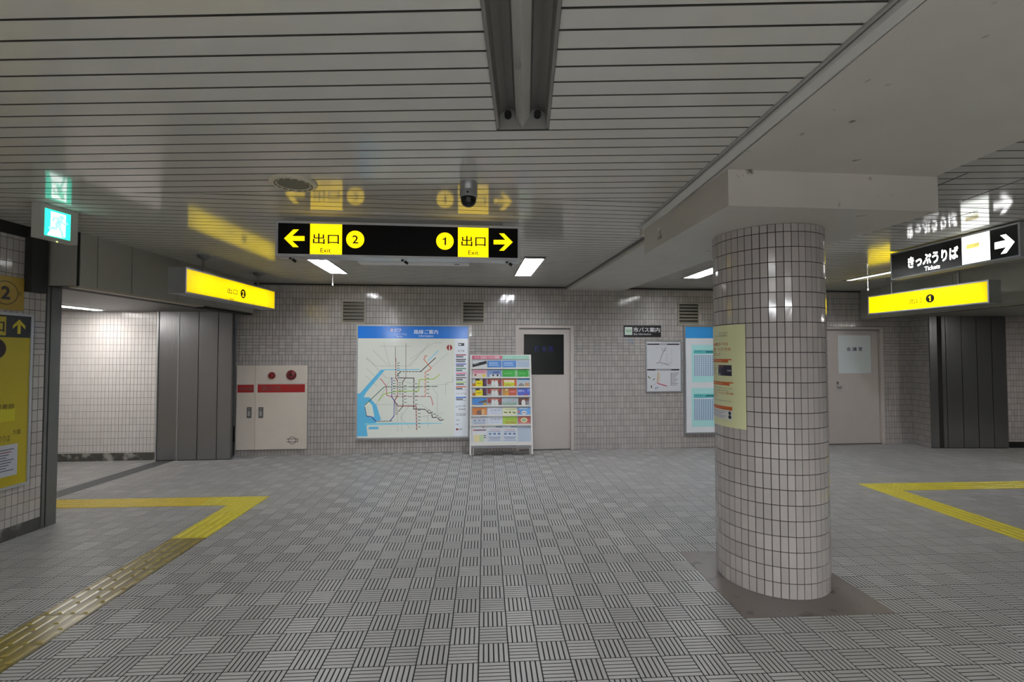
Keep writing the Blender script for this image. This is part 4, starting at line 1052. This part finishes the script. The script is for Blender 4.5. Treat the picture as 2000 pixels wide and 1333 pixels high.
uv = LW.pix(0, 530 + 335 / 3.1, .026); pp.text('出口', xw - .245, vb + .04, xw - .012, v1 - .07, '#201d08', 3, .012)
ua, va = pp.q(114, 380); vt = pp.q(114, 292)[1]; hw_ = .052
pp.rect(ua - .013, va, ua + .013, vt - .03, '#c9b81f', 2); pp.poly([(ua, vt), (ua + hw_, vt - .055), (ua + hw_, vt - .085), (ua, vt - .035), (ua - hw_, vt - .085), (ua - hw_, vt - .055)], '#c9b81f', 3)
c0 = pp.q(-32, 470); pp.disc(c0[0], c0[1], .088, '#2a1a18', 1, seg=28); pp.text('2', c0[0] - .035, c0[1] - .055, c0[0] + .035, c0[1] + .055, '#e8e0c0', 2, .03)
pp.ptext('・図書館', -60, 815, 86, 834, '#2b280c', 1); pp.ptext('市民ホール', -120, 845, -10, 862, '#2b280c', 1); pp.ptext('方面', 76, 962, 124, 985, '#2b280c', 1); pp.ptext('バスのりば', -60, 1008, 60, 1030, '#2b280c', 1)
y0_ = pp.q(50, 910)[1]; pp.rect(u0 + .1, y0_, pp.q(90, 880)[0], y0_ + .11, '#c4bf22', 1)
wu = pp.q(104, 1130)[0]; wv1 = pp.q(60, 1050)[1]; wv0 = pp.q(60, 1240)[1]; pp.rect(wu - .34, wv0, wu, wv1, '#b9bcc8', 2)
for k in range(9): pp.rect(wu - .30, wv1 - .045 - .022 * k, wu - .03 - .02 * (k % 4), wv1 - .037 - .022 * k, '#555a66' if k != 1 else '#8a4a50', 3)
pp.build('board_print', root)
u1 = LW.pix(47, 575, .02)[0]; v1 = LW.pix(25, 541, .02)[1]; v0 = LW.pix(25, 606, .02)[1]
root = empty('number_plate', LW.p(u1 - .35, v0, 0), 'dull yellow plate with a circled exit number above the guide board', 'sign')
b = MB(); LW.box(b, u1 - .75, u1, v0, v1, .0055, .02); b.build('plate', mat('#a68a2c', 0.4), root)
pp = PixPrint(LW, .02, (0, 380, 4.444), rough=0.4); u, v = pp.q(50, 853)
pp.ring(u, v, .098, .006, '#2a2410', 1, seg=40); pp.text('2', u - .036, v - .056, u + .036, v + .056, '#1a1710', 2, .03); pp.ptext('号', 163, 848, 188, 886, '#2a2410', 1)
pp.build('plate_print', root)
# ------------------------------------------------------------------ brochure rack
Bl, Br = atz(917, 893), atz(1041.3, 891.4)
def ah(px, py, y): d = ray(px, py); return EYE + d * (y / d.y)
Tl, Tr = ah(918, 693.5, 7.64), ah(1037, 692.3, 7.70)
RK = Frame(Bl, Br - Bl, (Tl - Bl))
UW = (Br - Bl).length; VH = (Tl - Bl).length
root = empty('brochure_rack', (Bl + Br) / 2, 'white leaning brochure rack on four legs in front of the door', 'brochure rack')
for a, c in ((0.0, .026), (UW - .026, UW)):
    b = MB(); RK.box(b, a, c, .03, VH, -.035, .012); b.build('side_rail', M_WHITE, root)
    b = MB(); RK.box(b, a - .003, c + .003, 0.002, .03, -.037, .014); b.build('foot', M_GREY, root)
    x = a + (.032 if a == 0 else -.032) + .006
    b = MB(); p = RK.p(x + .008, 0, 0); y = p.y + .16; b.box(p.x - .011, p.x + .011, y - .011, y + .011, .0, .25); b.build('rear_leg', M_WHITE, root)
vp = lambda y: RK.pix(980, y, 0.0)[1]
b = MB(); RK.box(b, .026, UW - .026, vp(866), VH - .004, -.03, -.012); b.build('back_panel', mat('#d3dae0', 0.3), root)
b = MB(); RK.box(b, .026, UW - .026, vp(702.3), VH, -.012, .004); hd = b.build('header', M_WHITE, root)
pp = Print(lambda u, v, l: RK.p(u, v, .004 + l), rough=0.2); hv0, hv1 = vp(701.8), vp(695)
pp.rect(.032, hv0, .52, hv1, '#cf6f86', 1); pp.rect(.52, hv0, UW - .035, hv1, '#9fd2c0', 1)
pp.text('地下鉄', .075, hv0 + .016, .15, hv1 - .016, '#f0dfe4', 2, .01); pp.text('沿線おでかけ情報', .165, hv0 + .008, .48, hv1 - .008, '#f3e6ea', 2, .015)
pp.text('イベント', .56, hv0 + .012, .68, hv1 - .012, '#e3f3ee', 2, .01); pp.text('レジャー', .78, hv0 + .012, .92, hv1 - .012, '#e3f3ee', 2, .01)
pp.build('header_print', hd)
ROWS = [(705, 720), (722.5, 738), (740.2, 756.3), (759, 774.4), (777.6, 793), (796.6, 812), (813, 830.4), (832.5, 864.5)]
for y0, y1 in ROWS:
    v = vp(y1); b = MB(); RK.box(b, .026, UW - .026, v - .012, v, -.012, .022); RK.box(b, .026, UW - .026, v - .012, v + .010, .022, .026); b.build('shelf', M_WHITE, root)
b = MB(); RK.box(b, .026, UW - .026, vp(870.5), vp(866), -.034, .026); b.build('base_board', M_WHITE, root)
b = MB(); RK.box(b, .026, UW - .026, vp(875.5), vp(871.5), -.09, -.06); b.build('cross_bar', mat('#b9bcc4', 0.4), root)
XC = [(.043, .268), (.283, .508), (.523, .748), (.763, .96)]
def cover(u0, v0, w, h, base, shapes, name, label):
    b = MB(); RK.box(b, u0, u0 + w, v0, v0 + h, -.008, .004); base_p = RK.p(u0 + w / 2, v0, 0)
    rt = empty('brochure', base_p, label, 'brochure', 'leaflets standing in the brochure rack')
    b.build('booklet', mat(base, 0.3), rt)
    if shapes:
        pp = Print(lambda u, v, l: RK.p(u0 + w * u, v0 + h * v, .004 + l), rough=0.3)
        for n, s_ in enumerate(shapes):
            if s_[0] == 'r': pp.rect(*s_[1:5], s_[5], 1 + n)
            elif s_[0] == 'd': pp.disc(s_[1], s_[2], s_[3], s_[5], 1 + n, rv=s_[4])
            elif s_[0] == 'p': pp.poly(s_[1], s_[2], 1 + n)
            elif s_[0] == 't': pp.text(s_[1], *s_[2:6], s_[6], 1 + n, .012)
        pp.build('cover_print', rt)
sky = ('#4f87cf', [('r', .1, .62, .75, .78, '#a9c9ec'), ('r', .1, .35, .8, .5, '#9fc3ea'), ('r', 0, 0, 1, .12, '#b59a6a')])
collage = ('#3a2a3a', [('r', 0, .45, .2, 1, '#c9ccd6'), ('r', .5, .7, .7, 1, '#e0d9c9'), ('r', 0, .1, .22, .45, '#b8772e'), ('r', .85, .3, 1, 1, '#6a3a6a'), ('r', .22, 0, .72, .78, '#e6d816'), ('r', .32, .4, .6, .5, '#9a8a10')])
crim = ('#8f3a3c', [('r', 0, 0, 1, .35, '#a9b4b0'), ('d', .38, .45, .12, .42, '#dfe6e6'), ('d', .62, .42, .13, .42, '#e3e6e4'), ('r', .2, .78, .85, .9, '#c98a7a'), ('r', .8, 0, 1, .5, '#6d4a52')])
whit = ('#d7deec', [('t', '地下鉄の旅', .2, .55, .88, .8, '#8b94b5'), ('r', .2, .3, .8, .34, '#aab3cc')])
form = ('#d4dde6', [('r', .55, .9, 1, 1, '#8fa6bd'), ('r', .12, .74, .85, .78, '#c28a96'), ('r', .05, .64, .92, .67, '#5a72b0'), ('r', .07, .46, .27, .58, '#5f80b4'), ('r', .38, .46, .58, .58, '#5f80b4'), ('r', .69, .46, .89, .58, '#5f80b4'), ('r', .05, .30, .92, .34, '#5a72b0'), ('r', .12, .2, .85, .24, '#7a8cae'), ('r', .05, .1, .92, .13, '#8a96c4')])
C = [
 [('white leaflet with a slanted black band', ('#dcdedf', [('p', [(.0, .15), (1, .62), (1, 1), (.0, .58)], '#26272c'), ('p', [(.1, .45), (.45, .62), (.45, .8), (.1, .62)], '#7f8288')])), ('sky blue leaflet with pale lettering', sky), ('sky blue leaflet with pale lettering', sky), None],
 [('pink and cream leaflet with small figures', ('#dfa9b8', [('r', 0, 0, 1, .5, '#e3d9cf'), ('r', .15, .68, .85, .8, '#cf6f8a'), ('d', .8, .25, .1, .2, '#d9c93a'), ('d', .2, .35, .07, .14, '#a34a4a')])), ('slate blue leaflet with white animals', ('#7f97c4', [('r', .15, .05, .9, .42, '#dfe4e8'), ('r', .4, .6, .85, .76, '#3f4f8a'), ('d', .4, .3, .08, .12, '#3c4a3c'), ('d', .72, .3, .08, .14, '#3a3f5a')])), ('plain bright green leaflet', ('#3fa648', [('r', .12, .5, .65, .55, '#a5d8a0'), ('p', [(.86, 1), (.92, 1), (.98, .5), (.92, 0), (.88, 0), (.93, .5)], '#bfe3bd')])), ('plain bright green leaflet', ('#3fa648', [('r', .12, .5, .65, .55, '#a5d8a0'), ('p', [(.86, 1), (.92, 1), (.98, .5), (.92, 0), (.88, 0), (.93, .5)], '#bfe3bd')]))],
 [('dark collage leaflet with a yellow square', collage), ('crimson festival leaflet with two white figures', crim), ('orange framed leaflet with a lime field', ('#cf6a34', [('r', .1, .55, .85, .85, '#e6dcc9'), ('r', .1, .08, .85, .55, '#c5cf3a'), ('r', .2, .2, .6, .26, '#8a7a22')])), ('pale blue leaflet with a tan corner', ('#b9c6d2', [('r', 0, .85, 1, 1, '#3f7fc4'), ('r', .62, .05, .95, .5, '#b98a62'), ('p', [(.05, .2), (.3, .5), (.5, .3), (.6, .1), (.1, .05)], '#8f8a86')]))],
 [('dark collage leaflet with a yellow square', collage), ('crimson festival leaflet with two white figures', crim), ('red and gold autumn leaflet', ('#b2543f', [('r', 0, 0, .45, 1, '#b58a4a'), ('d', .28, .8, .08, .14, '#e8d9a8'), ('r', .55, .5, .9, .65, '#d98a9a'), ('r', .2, 0, .4, .5, '#cf9a3a')])), ('violet blue mountain leaflet with a red roof', ('#4f62c0', [('t', '高野山', .06, .55, .55, .82, '#dfe3f5'), ('p', [(.3, 0), (.7, .3), (.95, 0)], '#9a3f3a'), ('r', .8, .6, 1, 1, '#7f93dd')]))],
 [('blue coast leaflet with brown rocks', ('#3f86d2', [('p', [(.35, .45), (1, .8), (1, .5), (.5, .35)], '#5a4a3a'), ('p', [(0, 0), (0, .2), (.6, .05), (1, .35), (1, 0)], '#c07a3a'), ('r', .78, .15, .95, .4, '#b9a52c')])), ('crimson festival leaflet with two white figures', crim), ('misty grey green leaflet', ('#b4c4cc', [('r', 0, 0, 1, .4, '#7fa593'), ('p', [(0, .3), (.4, .55), (.7, .4), (1, .55), (1, .3), (0, .2)], '#9fb7b4'), ('r', .6, .65, .85, .72, '#c99aae')])), ('square dark photo card with a white shrine figure', ('#5f3a34', [('r', 0, 0, 1, .3, '#3a3a30'), ('d', .48, .35, .2, .42, '#e6e8e6'), ('r', .75, .1, 1, .6, '#7f7a86')]))],
 [('orange autumn leaflet with a dark flower', ('#cf7a2f', [('d', .5, .4, .22, .32, '#6f4a3f'), ('d', .75, .45, .12, .4, '#d9b27a'), ('r', 0, 0, 1, .12, '#8f5a2a')])), ('white leaflet with grey blue characters', whit), ('cream leaflet with running green animals', ('#e0e4bf', [('p', [(.05, .5), (.35, .4), (.3, .3), (.1, .35)], '#4f6a3a'), ('p', [(.7, .5), (.95, .35), (.85, .25), (.7, .35)], '#4a5a3a'), ('d', .5, .4, .07, .12, '#5a6a4a'), ('r', .2, .72, .9, .78, '#a9b58a')])), ('blue leaflet with a white boat', ('#5f9ad6', [('r', .1, .8, .8, .92, '#d9e6f2'), ('d', .5, .35, .22, .25, '#e6e4e2'), ('d', .08, .45, .08, .2, '#c96a6a'), ('r', .35, .3, .65, .38, '#6a5a6a')]))],
 [('pale blue ruled leaflet', form), ('white leaflet with grey blue characters', whit), ('lime green leaflet with red script', ('#a5c93f', [('t', 'Garden', .15, .15, .9, .5, '#b2503a'), ('r', .3, .62, .8, .68, '#7f9a2f')])), ('red garland leaflet with a cream centre', ('#b24f4c', [('r', 0, 0, 1, .25, '#b98a86'), ('d', .48, .55, .28, .3, '#e3d2a4'), ('d', .48, .55, .18, .16, '#7fb08a')]))],
 [('tall white leaflet with a yellow and green chart', ('#d9dee4', [('r', .05, .72, .95, .80, '#6a4a62'), ('d', .12, .76, .08, .05, '#c0606a'), ('r', .1, .05, .5, .48, '#e0d6a0'), ('r', .5, .05, .8, .48, '#b9d2a6'), ('r', .8, .4, .95, .46, '#4a5a6a'), ('r', .8, .28, .95, .34, '#4a5a6a'), ('r', .72, .9, .82, .97, '#8a3f4a')])), ('tall ruled leaflet with three blue pictures', form), ('tall ruled leaflet with three blue pictures', form), None]]
ordn = ('top', 'second', 'third', 'fourth', 'fifth', 'sixth', 'seventh', 'bottom'); coln = ('leftmost', 'left of middle', 'right of middle', 'rightmost')
for r, row in enumerate(C):
    va, vb_ = vp(ROWS[r][1]) + .0006, vp(ROWS[r][0])
    if r: vb_ = min(vb_, vp(ROWS[r - 1][1]) - .0135)
    for c, it in enumerate(row):
        x0, x1 = XC[c]
        if it is None:
            b = MB(); RK.box(b, x0, x1, va, vb_, -.011, -.008); b.build('empty_pocket', mat('#b3c3d6', 0.15), root); continue
        w = x1 - x0 - (.03 if 'square dark' in it[0] else 0)
        cover(x0 + (.012 if w < x1 - x0 - .01 else 0), va, w, vb_ - va, it[1][0], it[1][1], it[0], '%s, %s row, %s in rack' % (it[0], ordn[r], coln[c]))
